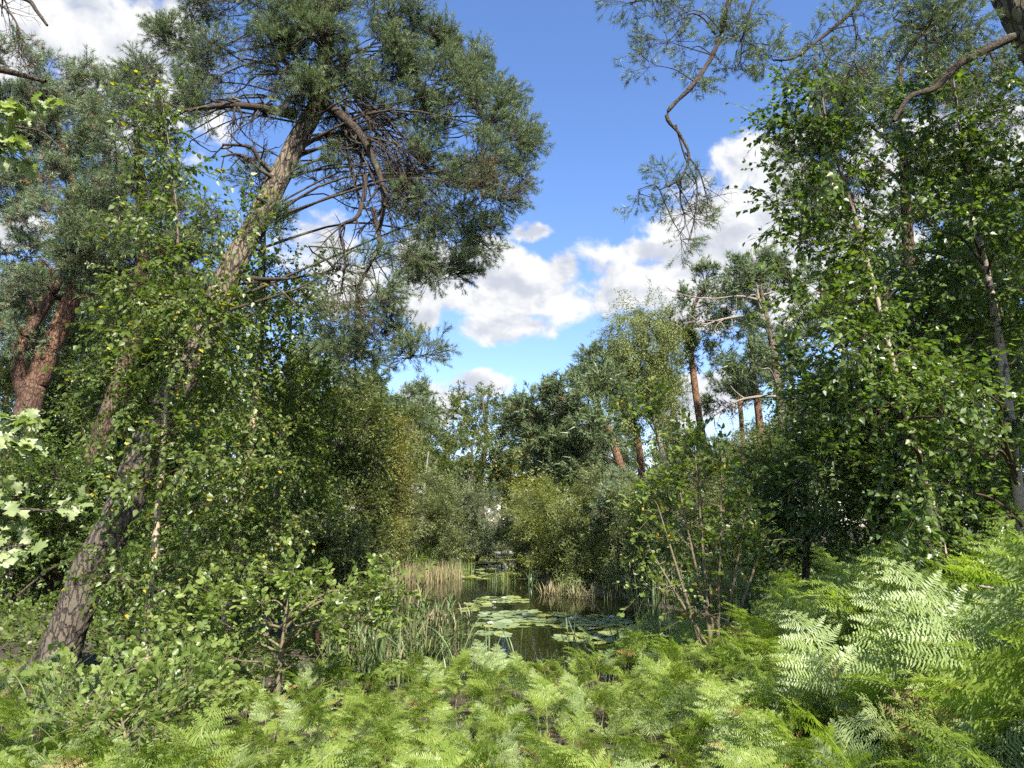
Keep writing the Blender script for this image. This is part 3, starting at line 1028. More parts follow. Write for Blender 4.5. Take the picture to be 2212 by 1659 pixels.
H = 9.6
make_tree('leaning_pine', 'big pine leaning from lower left with crown across the upper left sky', 'pine tree',
          [(108, 1466, 9.0, 108), (124, 1425, 9.0, 82), (150, 1350, 9.0, 68), (205, 1215, 9.05, 70), (267, 1098, 9.1, 66), (325, 944, 9.2, 63), (423, 766, 9.3, 57), (493, 596, 9.4, 52),
           (560, 470, 9.5, 47), (640, 310, 9.6, 43), (688, 215, 9.75, 37), (704, 100, 9.95, 34), (708, 0, 10.2, 28), (715, -130, 10.5, 20), (720, -330, 11, 8)],
          [(418, 9, 41, 36), (431, 13, 41, 36), (371, 104, 33, 31), (428, 130, 33, 31), (546, 12, 50, 31), (524, 15, 50, 31), (441, 94, 44, 31), (445, 148, 44, 31), (593, 130, 50, 31), (590, 90, 50, 31), (345, 165, 50, 45, -1.4, 0.55), (330, 240, 50, 45, -1.6, 0.4), (404, 221, 41, 23, -1.6, 0.5), (439, 233, 41, 23, -1.6, 0.5), (658, 13, 50, 31), (630, 51, 50, 31), (721, 21, 50, 29), (717, 15, 50, 29), (833, 35, 38, 26), (804, 4, 38, 26), (826, 95, 44, 31), (824, 113, 44, 31), (861, 124, 41, 31), (868, 125, 41, 31), (910, 80, 45, 40), (868, 177, 47, 31), (929, 160, 47, 31), (985, 150, 50, 50), (1010, 200, 45, 60), (915, 260, 50, 36), (938, 253, 50, 36), (1038, 258, 38, 36), (1078, 247, 38, 36), (1100, 305, 40, 35), (1022, 327, 47, 36), (1042, 333, 47, 36), (917, 359, 44, 36, -1.5, 0.6), (914, 345, 44, 36, -1.5, 0.6), (886, 234, 44, 31, -1.3, 0.7), (811, 242, 44, 31, -1.3, 0.7), (1060, 410, 55, 50), (980, 430, 80, 50, -1.5, 0.9, 0, (840, 330, 9.3)), (900, 440, 70, 60, -1.7, 0.7, 0, (810, 330, 9.3)), (950, 520, 70, 40, -1.6, 0.6, 0, (850, 400, 9.3)), (870, 540, 70, 40, -1.7, 0.5, 0, (820, 430, 9.2)), (960, 580, 50, 22, -1.6, 0.6, 0, (900, 510, 9.3)), (820, 630, 45, 40, -2, 0.6, 0, (815, 500, 9.1)), (790, 690, 60, 50, -2, 0.7, 0, (800, 560, 9.0)), (770, 760, 60, 45, -2, 0.7, 0, (775, 640, 9.0)), (840, 740, 50, 35, -2, 0.7, 0, (785, 640, 9.0)), (900, 770, 36, 16, -2, 0.8, 0, (830, 730, 9.0)), (700, 400, 50, 45, -1.4, 0.35), (758, 316, 33, 26, -1, 0.4), (723, 301, 33, 26, -1, 0.4), (752, 197, 44, 31, -0.6, 0.8), (740, 213, 44, 31, -0.6, 0.8), (885, 430, 44, 31, -1.2, 0.7), (871, 430, 44, 31, -1.2, 0.7), (1000, 480, 70, 45, -1.0, 0.8, 0, (880, 370, 9.4)), (888, 376, 44, 31, 0.4, 0.8), (971, 408, 44, 31, 0.4, 0.8), (760, 590, 50, 40, -2, 0.4, 0, (770, 470, 9)), (850, 680, 60, 50, -2, 0.8, 0, (810, 560, 9)), (730, 740, 50, 50, -2, 0.6, 0, (740, 620, 8.9)), (560, 380, 50, 50, -1.4, 0.25), (600, 500, 40, 25, -1.4, 0.3), (653, 214, 38, 26, -1.8, 0.9), (669, 207, 38, 26, -1.8, 0.9), (682, 81, 44, 29, -1.8, 0.9), (695, 78, 44, 29, -1.8, 0.9), (601, 155, 38, 26, -1.6, 0.9), (597, 103, 38, 26, -1.6, 0.9), (700, 150, 44, 29, -1.5, 0.9), (765, 162, 44, 29, -1.5, 0.9), (622, 18, 44, 26, -1.6, 0.9), (682, 36, 44, 26, -1.6, 0.9), (450, -80, 110, 80, 0, 0.6), (620, -90, 120, 80, 0, 0.6), (800, -90, 110, 80, 0, 0.6), (700, -250, 180, 120, 0, 0.5), (1085, 215, 22, 18, -1.0, 0.9), (1125, 290, 22, 18, -1.0, 0.9), (1145, 320, 22, 18, -1.0, 0.9), (1120, 380, 22, 18, -1.0, 0.9), (1095, 440, 22, 18, -1.0, 0.9), (1060, 490, 22, 18, -1.0, 0.9), (1015, 130, 22, 18, -1.0, 0.9), (1035, 160, 22, 18, -1.0, 0.9), (970, 95, 22, 18, -1.0, 0.9), (940, 75, 22, 18, -1.0, 0.9), (880, 60, 22, 18, -1.0, 0.9), (360, 80, 22, 18, -1.0, 0.9), (320, 150, 22, 18, -1.0, 0.9), (290, 190, 22, 18, -1.0, 0.9), (300, 270, 22, 18, -1.0, 0.9), (350, 290, 22, 18, -1.0, 0.9), (1000, 590, 22, 18, -1.0, 0.9), (1045, 540, 22, 18, -1.0, 0.9), (935, 585, 22, 18, -1.0, 0.9)],
          'pine_near', 'bark_pine', split=True, rough=0.018, over=dict(limbk=0.55), extra=hero_extra, dens=1.0, dry=(40, 47))

# --- second leaning pine, further back
make_tree('leaning_pine', 'dark trunked pine leaning right just behind the big leaning pine', 'pine tree',
          [(85, 1318, 16, 52), (110, 1240, 16, 46), (140, 1150, 16, 44), (180, 1047, 16, 42), (233, 905, 16, 40), (258, 830, 16, 37), (300, 663, 16, 32), (308, 460, 16, 26), (300, 340, 16, 14), (290, 240, 16, 6)],
          [(300, 400, 110, 55), (200, 470, 90, 55), (380, 480, 80, 50), (330, 560, 90, 55), (220, 560, 90, 50), (430, 560, 60, 45), (160, 520, 60, 40), (260, 650, 70, 35, 0, 0.5), (380, 640, 60, 30, 0, 0.5),
           (270, 310, 80, 50), (200, 620, 60, 35, 0, 0.5)],
          'pine_mid', 'bark_pine_dark', rough=0.014, over=dict(leaf='pine'), dens=0.95)


# --- third, reddish pine at the left edge
def red_extra(root, base, sp):
    dead_branch(root, base, [(62, 880, 20), (42, 815, 19.7), (45, 745, 19.5), (75, 695, 19.6), (110, 640, 19.7), (150, 560, 19.8)], 34, 16, 5, 0.6, 'bark_red', 'forked_stem', 10)
    dead_branch(root, base, [(345, 400, 18.6), (310, 383, 18.4), (255, 380, 18.2)], 12, 6, 2, 0.3, 'bark_red')


make_tree('red_pine', 'reddish forked pine trunk at the left edge with blue green crown', 'pine tree',
          [(62, 880, 20, 50), (85, 815, 20, 46), (112, 745, 20, 42), (150, 660, 20, 36), (175, 560, 20, 28), (170, 450, 20, 22), (140, 330, 20, 16), (110, 220, 20, 8)],
          [(50, 150, 70, 45), (120, 175, 80, 45), (190, 220, 65, 45), (215, 270, 45, 40), (80, 245, 90, 50), (150, 300, 95, 55), (60, 330, 80, 50), (220, 370, 85, 55), (120, 400, 100, 55),
           (250, 440, 80, 50), (40, 440, 70, 55), (130, 500, 80, 50), (40, 560, 70, 50), (110, 620, 75, 35), (20, 650, 60, 45), (200, 560, 60, 40), (50, 730, 60, 40), (0, 240, 60, 60)],
          'pine_mid', 'bark_red', leaf='pine_blue', extra=red_extra, limb_mat=M['bark_red'], dens=1.05, sides=20, over=dict(size=0.23))

# --- young birches on the left
make_tree('young_birch', 'slender birch with pale stem standing before the big leaning pine trunk', 'birch tree',
          [(316, 1440, 7.2, 17), (324, 1290, 7.2, 15), (338, 1140, 7.2, 14), (350, 1000, 7.2, 13), (358, 880, 7.2, 11), (366, 780, 7.2, 9), (374, 650, 7.2, 8), (384, 520, 7.2, 6), (374, 380, 7.2, 4), (348, 200, 7.2, 1.5)],
          [(342, 220, 20, 40, 0, .6), (352, 300, 32, 50, 0, .5), (370, 380, 60, 45, 0, .45), (330, 340, 50, 25, 0, .3), (390, 460, 85, 45, 0, .45), (300, 480, 60, 45, 0, .35), (350, 540, 100, 50, 0, .6), (460, 440, 50, 30, 0, .6), (500, 480, 60, 40, 0, .7), (320, 620, 110, 45),
           (430, 660, 110, 45), (280, 700, 90, 40), (400, 740, 110, 45), (290, 780, 90, 40), (430, 820, 100, 45), (320, 870, 90, 45), (400, 920, 90, 40), (300, 960, 80, 35, 0, .6),
           (420, 1000, 80, 40), (330, 1060, 80, 35, 0, .6), (400, 1110, 80, 40, 0, .6), (270, 1180, 75, 28, 0, .6), (360, 1200, 90, 35, 0, .6), (430, 1210, 60, 35, 0, .6), (290, 1260, 80, 28, 0, .6), (390, 1260, 60, 30, 0, .6), (230, 1250, 45, 22),
           (340, 1360, 50, 30, 0, 0.5), (240, 1010, 60, 35, -.2, .5), (250, 900, 80, 45, -.2, .6), (230, 830, 70, 45, -.2, .6), (420, 760, 70, 45, -.4, .9), (440, 690, 80, 45, -.4, .9), (480, 590, 60, 40, -.4, .7)],
          'birch_near', 'birch_young', split=True, sides=12, limb_w=0.35)
make_tree('young_birch', 'thin birch with cream stem right of the first slender birch', 'birch tree',
          [(488, 1330, 10.5, 16), (513, 1160, 10.5, 15), (538, 985, 10.5, 14), (553, 850, 10.5, 12), (565, 720, 10.5, 10), (570, 600, 10.5, 7), (573, 470, 10.5, 4)],
          [(573, 500, 35, 45, 0, .7), (600, 580, 85, 45, 0, .7), (530, 610, 60, 40, 0, .8), (650, 650, 70, 50, 0, .75), (560, 690, 80, 45), (690, 600, 40, 40, 0, .5), (480, 730, 60, 45), (620, 750, 80, 50), (530, 800, 75, 45),
           (620, 850, 75, 50), (480, 870, 60, 45), (560, 930, 80, 45), (490, 990, 65, 45), (600, 1010, 80, 45), (530, 1080, 80, 45), (470, 1120, 60, 40), (590, 1140, 80, 45), (520, 1200, 80, 40), (600, 1240, 70, 40), (460, 1260, 60, 35)],
          'birch_near', 'birch_young', split=True, sides=10, limb_w=0.35)
make_tree('young_birch', 'spindly birch nearest to the open sky on the left bank', 'birch tree',
          [(585, 1220, 12.5, 11), (600, 1020, 12.5, 10), (613, 900, 12.5, 9), (624, 780, 12.5, 7), (632, 620, 12.5, 4)],
          [(640, 640, 50, 45, 0, .7), (670, 710, 60, 50, 0, .8), (690, 790, 60, 50), (640, 820, 60, 50), (690, 880, 60, 50), (630, 930, 60, 50), (650, 1020, 70, 50), (600, 1090, 60, 45), (660, 1130, 70, 45)],
          'birch_mid', 'birch_young', sides=8, limb_w=0.4)
make_tree('young_birch', 'small birch stem standing between the two leaning trunks', 'birch tree',
          [(180, 1190, 17, 11), (192, 1090, 17, 10), (206, 1000, 17, 9), (215, 880, 17, 7), (225, 740, 17, 4)],
          [(225, 800, 60, 50), (190, 880, 60, 40), (240, 940, 60, 40), (180, 1000, 60, 40), (230, 1060, 60, 40), (160, 1120, 60, 35)],
          'birch_mid', 'birch_bark', leaf='birch_shaded', sides=8, limb_w=0.4)
make_tree('young_birch', 'small pale birch stem left of the second slender birch', 'birch tree',
          [(455, 1220, 15, 9), (462, 1090, 15, 8), (467, 960, 15, 7), (470, 860, 15, 5)],
          [(470, 880, 60, 40), (440, 960, 60, 40), (490, 1030, 60, 40), (430, 1080, 60, 40), (470, 1160, 60, 40)],
          'birch_mid', 'birch_bark', leaf='birch_shaded', sides=8, limb_w=0.4)

# --- broadleaved trees that close the left bank
def broad(label, x, Y, top, blobs, mat='broad', spec='broad_mid', dens=1.0, bot=1230, wd=16, name='broadleaved_tree', bark='bark_broad', group=None, over=None, cat='tree'):
    return make_tree(name, label, cat, [(x, bot, Y, wd), (x + rng.uniform(-8, 8), (bot * 2 + top) / 3, Y, wd * .8), (x + rng.uniform(-12, 12), (bot + top * 2) / 3, Y, wd * .5), (x, top, Y, wd * .15)],
                     blobs, spec, bark, leaf=mat, sides=8, dens=dens, over=over, group=group)


broad('dense small leaved tree left of the pond beneath the hanging pine branch', 745, 19, 850,
      [(760, 850, 55, 35), (700, 890, 60, 45), (790, 920, 55, 50), (730, 970, 75, 55), (790, 1010, 55, 55), (690, 1050, 70, 55), (770, 1100, 70, 55), (710, 1160, 80, 50), (790, 1180, 55, 50)], dens=1.2)
broad('yellowish green tree at the left corner of the water', 830, 25, 880,
      [(815, 890, 40, 28), (850, 930, 35, 35), (830, 990, 50, 45), (855, 1050, 35, 45), (820, 1090, 55, 50), (830, 1160, 50, 45)], mat='yellowish', dens=1.0)
broad('dark leafy tree behind the young birches', 560, 18, 820,
      [(560, 830, 90, 60), (620, 910, 90, 60), (520, 930, 90, 60), (600, 1010, 100, 60), (500, 1040, 90, 60), (640, 1090, 90, 60), (560, 1140, 100, 60), (480, 1170, 80, 60), (630, 1200, 90, 60)], mat='birch_shaded', dens=1.1)
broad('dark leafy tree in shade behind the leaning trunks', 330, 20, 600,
      [(330, 640, 90, 60), (400, 720, 100, 60), (300, 760, 90, 60), (380, 850, 100, 60), (290, 900, 90, 60), (400, 980, 100, 60), (300, 1030, 100, 60), (390, 1100, 100, 60), (310, 1160, 110, 60)], mat='birch_shaded', dens=1.1, wd=22)
broad('bright leafy tree behind the reddish pine at the left edge', 60, 25, 600,
      [(40, 660, 80, 60), (120, 740, 90, 60), (30, 800, 80, 60), (140, 850, 90, 60), (60, 930, 100, 60), (160, 990, 90, 60), (50, 1050, 100, 60), (150, 1110, 100, 60), (40, 1180, 100, 60), (160, 1220, 90, 50)], mat='oak', dens=1.1, wd=24)
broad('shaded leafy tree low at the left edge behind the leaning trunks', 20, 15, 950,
      [(20, 980, 90, 60), (110, 1040, 80, 50), (10, 1100, 90, 60), (110, 1150, 80, 50), (30, 1220, 90, 55), (220, 1210, 70, 45), (260, 1130, 60, 50)], mat='birch_shaded', dens=1.1)
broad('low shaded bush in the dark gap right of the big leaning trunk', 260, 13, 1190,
      [(250, 1230, 60, 40), (300, 1290, 60, 40), (380, 1300, 60, 40), (440, 1320, 50, 40)], mat='birch_shaded', dens=0.8, bot=1360, name='bush', cat='bush')
broad('twiggy olive bush above the leafy shrub on the left bank', 700, 12.5, 1120,
      [(640, 1160, 70, 40), (720, 1170, 70, 45), (780, 1200, 55, 45), (600, 1220, 70, 40), (690, 1240, 80, 40), (770, 1260, 60, 35), (560, 1270, 60, 35)], mat='willow', dens=1.0, bot=1340, name='bush', cat='bush', over=dict(size=0.07, twig=0.4))

# --- right side: birches, dark thicket, pines
make_tree('tall_birch', 'tall birch with white trunk at the right edge', 'birch tree',
          [(2222, 1250, 6.6, 24), (2205, 1100, 6.6, 21), (2190, 980, 6.6, 20), (2167, 790, 6.6, 18), (2142, 640, 6.6, 15), (2116, 530, 6.6, 16), (2093, 430, 6.6, 12), (2082, 330, 6.6, 9), (2066, 220, 6.6, 6), (2055, 140, 6.6, 3)],
          [(2055, 175, 60, 40), (2000, 210, 70, 45), (2110, 220, 70, 45), (1960, 280, 80, 45), (2060, 290, 80, 50), (2160, 300, 70, 55), (1980, 370, 90, 50), (2100, 390, 80, 50), (2200, 400, 70, 60), (1990, 460, 90, 50),
           (2100, 490, 80, 50), (2190, 520, 70, 60), (2010, 560, 90, 50), (2090, 610, 90, 50), (2200, 640, 70, 60), (2020, 680, 90, 50), (2110, 730, 80, 50), (2200, 780, 60, 60), (2050, 800, 80, 45), (2110, 850, 80, 40, -1.2),
           (2010, 880, 80, 40), (2200, 900, 60, 60), (2080, 960, 90, 45), (2190, 1030, 60, 50), (2060, 1060, 80, 45), (2150, 1110, 70, 40)],
          'birch_near', 'birch_bark', leaf='birch_shaded', split=True, sides=14, limb_w=0.4, over=dict(size=0.056), dens=1.0)
make_tree('tall_birch', 'leaning birch whose leafy top reaches left over the clouds', 'birch tree',
          [(2045, 1230, 6.2, 15), (1992, 1010, 6.2, 14), (1942, 835, 6.2, 12), (1897, 655, 6.2, 10), (1852, 490, 6.2, 11), (1816, 370, 6.2, 8), (1786, 270, 6.2, 6), (1772, 175, 6.2, 3)],
          [(1768, 200, 28, 25, 0, .8), (1715, 205, 40, 20, 0, .7), (1680, 258, 35, 10, 0, .6), (1745, 265, 45, 25, 0, .8), (1800, 290, 50, 35), (1720, 370, 45, 18, 0, .8), (1800, 380, 70, 40), (1690, 440, 40, 18, 0, .8), (1770, 460, 70, 35),
           (1850, 420, 70, 45), (1720, 520, 55, 25, 0, .9), (1800, 550, 75, 40), (1880, 520, 70, 50), (1740, 610, 60, 30), (1850, 630, 80, 45), (1780, 690, 70, 35), (1920, 640, 70, 50), (1880, 740, 80, 45), (1820, 770, 70, 35), (1960, 760, 70, 45),
           (1900, 840, 80, 40), (1850, 880, 70, 40), (1990, 860, 70, 40), (2030, 830, 60, 30, -1.3), (1950, 940, 80, 40), (2000, 1090, 60, 35, -1.0), (1960, 1040, 70, 35), (1990, 1170, 60, 28, -0.9)],
          'birch_near', 'birch_bark', leaf='birch_shaded', split=True, sides=12, limb_w=0.4, over=dict(size=0.056), dens=1.0)
broad('dark green thicket tree behind the leaning birch', 1900, 10.5, 620,
      [(1900, 660, 110, 70), (1980, 720, 110, 70), (1830, 790, 100, 70), (1940, 830, 110, 70), (1780, 880, 90, 70), (1880, 930, 110, 70), (1990, 950, 110, 70), (1800, 1000, 100, 70), (1920, 1060, 110, 70), (2010, 1100, 100, 60), (1840, 1120, 100, 60)], mat='birch_shaded', dens=1.0, wd=20)
broad('dark green thicket tree filling the right edge behind the white trunk', 2130, 9.5, 420,
      [(2100, 460, 110, 80), (2190, 560, 100, 80), (2080, 640, 110, 80), (2180, 740, 110, 80), (2090, 830, 110, 80), (2200, 920, 100, 80), (2090, 1000, 110, 80), (2190, 1090, 110, 70), (2080, 1150, 110, 60)], mat='birch_shaded', dens=1.0, wd=22)
broad('dark bush at the water edge right of the many stemmed shrub', 1740, 13, 900,
      [(1760, 880, 60, 50), (1740, 940, 60, 45), (1760, 990, 70, 55), (1670, 1030, 60, 50), (1730, 1070, 80, 55), (1650, 1110, 60, 55), (1760, 1150, 90, 50), (1660, 1190, 80, 45), (1560, 1210, 60, 40)], mat='birch_shaded', dens=1.0, bot=1260, name='bush', cat='bush')
make_tree('bushy_pine', 'grey green pine crown behind the tall right birches', 'pine tree',
          [(1985, 1180, 13, 34), (1975, 800, 13, 30), (1960, 500, 13, 24), (1950, 300, 13, 15), (1945, 130, 13, 6)],
          [(1900, 150, 70, 40), (1840, 195, 60, 45), (1960, 150, 70, 45), (2040, 160, 80, 45), (2130, 170, 80, 50), (2200, 210, 60, 50), (1800, 260, 75, 45), (1880, 270, 80, 50), (1980, 250, 90, 50), (2090, 270, 90, 50),
           (1760, 320, 45, 35), (1830, 350, 80, 50), (1930, 360, 80, 50), (1790, 420, 60, 45), (1880, 450, 80, 50), (1820, 520, 70, 50)],
          'pine_mid', 'bark_pine_dark', dens=0.9)


# --- near pine overhead at the top right corner
def near_extra(root, base, sp):
    Yn = 5.4
    dead_branch(root, base, [(2240, 70, Yn), (2195, 78, Yn), (2130, 108, Yn), (2070, 140, Yn), (2020, 190, Yn), (1965, 210, Yn), (1930, 262, Yn)], 26, 9, 3, 0.3, 'bark_limb', 'limb')
    dead_branch(root, base, [(2080, -40, Yn), (2040, 20, Yn), (1990, 70, Yn), (1970, 100, Yn), (1935, 150, Yn)], 14, 5, 4, 0.3, 'bark_limb', 'limb')
    for pth in ([(1460, 270, Yn), (1480, 340, Yn), (1505, 400, Yn), (1500, 470, Yn), (1490, 520, Yn)], [(1480, 330, Yn), (1510, 370, Yn), (1525, 420, Yn), (1530, 440, Yn)], [(1470, 380, Yn), (1470, 430, Yn), (1480, 480, Yn), (1465, 510, Yn)],
                [(1545, 75, Yn), (1520, 40, Yn), (1490, 30, Yn), (1470, 60, Yn), (1440, 95, Yn)], [(1840, 25, Yn), (1850, 80, Yn), (1845, 130, Yn), (1835, 160, Yn)], [(2080, -20, Yn), (2060, 60, Yn), (2000, 90, Yn), (1960, 95, Yn)]):
        dead_branch(root, base, pth, 5, 2, 12, 0.22, 'bark_limb')
    for path, w0, w1, cl in (
        ([(2085, -320, Yn + .25), (1960, -300, Yn + .25), (1690, -190, Yn + .2), (1620, -100, Yn + .1), (1576, 0, Yn), (1548, 100, Yn), (1500, 180, Yn - .1), (1441, 245, Yn - .1), (1468, 290, Yn - .1), (1488, 335, Yn - .1), (1470, 385, Yn - .1), (1425, 410, Yn - .1)], 15, 3.5,
         [(1440, 395, 45, 16, .9), (1378, 410, 28, 9, .9), (1470, 420, 35, 16, .5), (1505, 400, 16, 24, .03), (1500, 470, 16, 24, .03), (1478, 515, 25, 10, .5), (1430, 85, 35, 30, .8), (1410, 140, 26, 22, 1), (1490, 110, 30, 30, .5), (1500, 155, 40, 22, .45), (1440, 45, 40, 25, .5)]),
        ([(2085, -320, Yn + .25), (1960, -300, Yn + .25), (1560, -160, Yn), (1480, -70, Yn), (1410, -10, Yn), (1350, 8, Yn)], 12, 3,
         [(1370, 8, 36, 14, .9), (1430, 5, 45, 18, .8), (1500, 20, 50, 20, .5)]),
        ([(2085, -320, Yn + .25), (1960, -300, Yn + .25), (1760, -190, Yn + .3), (1690, -90, Yn + .2), (1630, 0, Yn + .1), (1605, 80, Yn), (1600, 130, Yn)], 10, 3,
         [(1610, 30, 45, 35, .8), (1600, 90, 45, 35, .9), (1640, 120, 35, 30, .8), (1590, 140, 30, 18, .6)]),
        ([(2085, -320, Yn + .25), (1960, -300, Yn + .25), (1960, -170, Yn + .4), (1900, -70, Yn + .3), (1858, 0, Yn + .2), (1830, 35, Yn + .1), (1770, 85, Yn), (1715, 125, Yn), (1670, 130, Yn)], 15, 4,
         [(1690, 130, 45, 18, .9), (1740, 100, 40, 22, .8), (1780, 120, 45, 26, .8), (1850, 90, 30, 50, .25), (1880, 45, 40, 35, .5), (1800, 60, 40, 25, .4), (1840, 140, 25, 30, .2)]),
        ([(2120, -60, Yn + .2), (2060, 20, Yn + .4), (1990, 60, Yn + .5), (1930, 40, Yn + .5)], 18, 5,
         [(1960, 30, 50, 35, .9), (2030, 20, 60, 35, .9), (2000, 75, 60, 30, .6), (2100, 30, 45, 40, .8), (2060, 90, 50, 30, .4), (1940, -20, 60, 30, .8), (2140, 120, 30, 30, .3), (2130, 180, 40, 30, .25)]),
    ):
        pts = smooth_poly([P(*q) for q in path], 60)
        wb2 = Buf()
        tubes(wb2, pts[None], (np.linspace(w0 * 1.3, w1, 60) / 2 * Yn / FPX * (1 + 0.10 * rng.normal(size=60)))[None], 8, h=0.2)
        S = dict(SPEC['pine_near'], size=0.085, twig=0.17, wood=0.4, up=0.05, m=4, per=4, minb=2)
        lb2 = new_pts(S)
        for (x, y, rx, ry, dn) in cl:
            c, r = px_radius(rx, ry, x, y, Yn, 1.0)
            a = pts[np.argmin(np.linalg.norm(pts - c, axis=1))]
            lim = smooth_poly([a, (a + c) / 2 + rng.normal(size=3) * 0.04, c], 8)
            tubes(wb2, lim[None], (np.linspace(3.5, 1.5, 8) / 2 * Yn / FPX)[None], 5)
            foliage(lb2, wb2, lim, c, r, math.pi * rx * ry, Yn, S, dens=dn * 1.1)
        lo = link('limb', wb2.mesh('near_pine_limb', M['bark_limb'], base, True), root)
        lb2.link('needles', lo, base)


make_tree('near_pine', 'pine trunk in the top right corner with branches hanging across the sky', 'pine tree',
          [(2560, 720, 5.4, 150), (2440, 440, 5.4, 130), (2322, 210, 5.4, 112), (2210, 10, 5.4, 100), (2145, -120, 5.5, 92), (2080, -330, 5.7, 75), (2020, -600, 6.0, 50), (1990, -900, 6.3, 20)],
          [(2330, -700, 170, 110, 0, .4), (2200, -480, 190, 110, 0, .5), (2450, -350, 180, 120, 0, .6), (2050, -620, 230, 130, 0, .6), (2300, -620, 200, 140, 0, .6), (2550, -450, 200, 140, 0, .6)],
          'pine_near', 'bark_pine', split=True, rough=0.012, extra=near_extra, over=dict(size=0.2, twig=0.5))

# woodland goes on to the right beyond the frame: these trees shade the thicket
for (lab, x, y, h) in (('pine standing just outside on the right behind the near trunk', 8.2, 4.2, 13),):
    tb, wb2 = Buf(), Buf()
    SB = dict(SPEC['pine_mid'], size=.34, twig=.85)
    lb = new_pts(SB)
    z0 = float(ground_z(np.array([x]), np.array([y]))[0])
    base = np.array([x, y, z0])
    poly = np.array([[x, y, z0 - .1, .2], [x - .1, y, z0 + h * .4, .16], [x - .2, y + .1, z0 + h * .8, .1], [x - .2, y + .1, z0 + h, .03]])
    sp_ = bark_trunk(tb, poly, 14, 40)
    for j in range(12):
        a = rng.uniform(0, 6.28)
        zz = z0 + h * rng.uniform(.48, 1.0)
        c = np.array([x + 1.7 * math.cos(a), y + 1.7 * math.sin(a), zz])
        s = sp_[np.argmin(np.abs(sp_[:, 2] - zz + .4)), :3]
        lim = smooth_poly([s, (s + c) / 2 + np.array([0, 0, .1]), c], 8)
        tubes(wb2, lim[None], np.linspace(.06, .015, 8)[None], 6)
        foliage(lb, wb2, lim, c, np.array([1.2, 1.2, .7]), 90000, 9.0, SB, dens=.9)
    rt = thing('bank_pine', lab, 'pine tree', tuple(base))
    link('trunk', tb.mesh('bank_trunk', M['bark_pine'], base, True), rt)
    link('branches', wb2.mesh('bank_branches', M['bark_limb'], base, True), rt)
    lb.link('crown', rt, base)

# --- far side of the pond
def far_pine(label, trunk, blobs, leaf='pine', bark='bark_red', extra=None, dens=1.0, name='far_pine', over=None, limb=None):
    return make_tree(name, label, 'pine tree', trunk, blobs, 'pine_far', bark, leaf=leaf, sides=10, extra=extra, dens=dens, over=over, limb_mat=limb or M['bark_limb'], limb_w=0.5)


far_pine('tall pine with clean curved trunk right of the pale birch', [(1530, 1060, 40, 18), (1525, 985, 40, 16), (1510, 900, 40, 15), (1497, 800, 40, 14), (1492, 740, 40, 11), (1500, 660, 40, 8), (1530, 610, 40, 5)],
         [(1540, 620, 50, 26), (1590, 610, 50, 26), (1500, 650, 45, 26), (1560, 660, 55, 26), (1625, 650, 45, 28), (1480, 700, 38, 28), (1530, 705, 45, 22, 0, .7), (1590, 700, 45, 22, 0, .7), (1475, 745, 30, 20, 0, .7), (1510, 770, 30, 16, 0, .5)])


def snag_extra(root, base, sp):
    dead_branch(root, base, [(1660, 720, 33), (1642, 660, 33), (1632, 600, 33), (1628, 560, 33)], 8, 2, 6, 1.2, 'bark_dead')
    dead_branch(root, base, [(1650, 690, 33), (1610, 683, 33), (1560, 690, 33), (1520, 700, 33), (1490, 680, 33)], 8, 2, 10, 1.4, 'bark_dead')
    dead_branch(root, base, [(1645, 650, 33), (1600, 640, 33), (1540, 645, 33), (1480, 640, 33)], 6, 2, 8, 1.2, 'bark_dead')
    dead_branch(root, base, [(1660, 720, 33), (1700, 700, 33), (1740, 660, 33)], 8, 3, 6, 1.2, 'bark_dead')
    dead_branch(root, base, [(1680, 855, 33), (1630, 858, 33), (1590, 868, 33), (1540, 900, 33)], 8, 3, 10, 1.5, 'bark_dead')


far_pine('broad crowned pine with bare grey branches beside the right birches', [(1695, 960, 33, 20), (1682, 850, 33, 17), (1668, 740, 33, 14), (1650, 660, 33, 9), (1640, 590, 33, 4)],
         [(1640, 580, 45, 26), (1700, 580, 60, 30), (1600, 610, 35, 22), (1660, 620, 55, 26), (1730, 630, 50, 30), (1650, 740, 60, 36), (1620, 790, 50, 28), (1690, 780, 50, 30), (1730, 720, 50, 40)], bark='bark_pine', extra=snag_extra, limb=M['bark_dead'])
far_pine('straight orange trunked pine behind the bare grey branches', [(1645, 960, 45, 17), (1637, 880, 45, 15), (1625, 790, 45, 12), (1618, 720, 45, 8)],
         [(1600, 800, 55, 26), (1570, 830, 40, 24), (1640, 830, 50, 26), (1600, 860, 40, 20, 0, .6), (1640, 760, 40, 30)])
far_pine('thin pine left of the straight orange trunk', [(1605, 960, 48, 11), (1600, 890, 48, 10), (1592, 820, 48, 8)], [(1585, 840, 40, 22), (1560, 870, 36, 20), (1610, 870, 40, 20)])
far_pine('slim grey pine trunk next to the right birches', [(1725, 960, 40, 12), (1712, 850, 40, 11), (1705, 760, 40, 9)], [(1710, 760, 50, 26), (1750, 800, 40, 26), (1700, 800, 30, 20, 0, .6)], bark='bark_pine')
far_pine('dark pine stem close behind the white birch stem', [(1462, 1010, 47, 14), (1459, 930, 47, 14), (1455, 880, 47, 10), (1450, 800, 47, 6)], [(1450, 790, 40, 50), (1470, 730, 35, 40), (1440, 850, 40, 30), (1465, 850, 30, 22)], bark='bark_pine')


def lean_extra(root, base, sp):
    dead_branch(root, base, [(1300, 905, 31), (1275, 885, 31), (1250, 880, 31), (1225, 888, 31), (1208, 900, 31)], 12, 5, 8, 1.0, 'bark_red', 'limb')
    dead_branch(root, base, [(1312, 925, 31), (1285, 915, 31), (1255, 925, 31), (1235, 932, 31)], 7, 3, 6, 0.8, 'bark_red', 'limb')


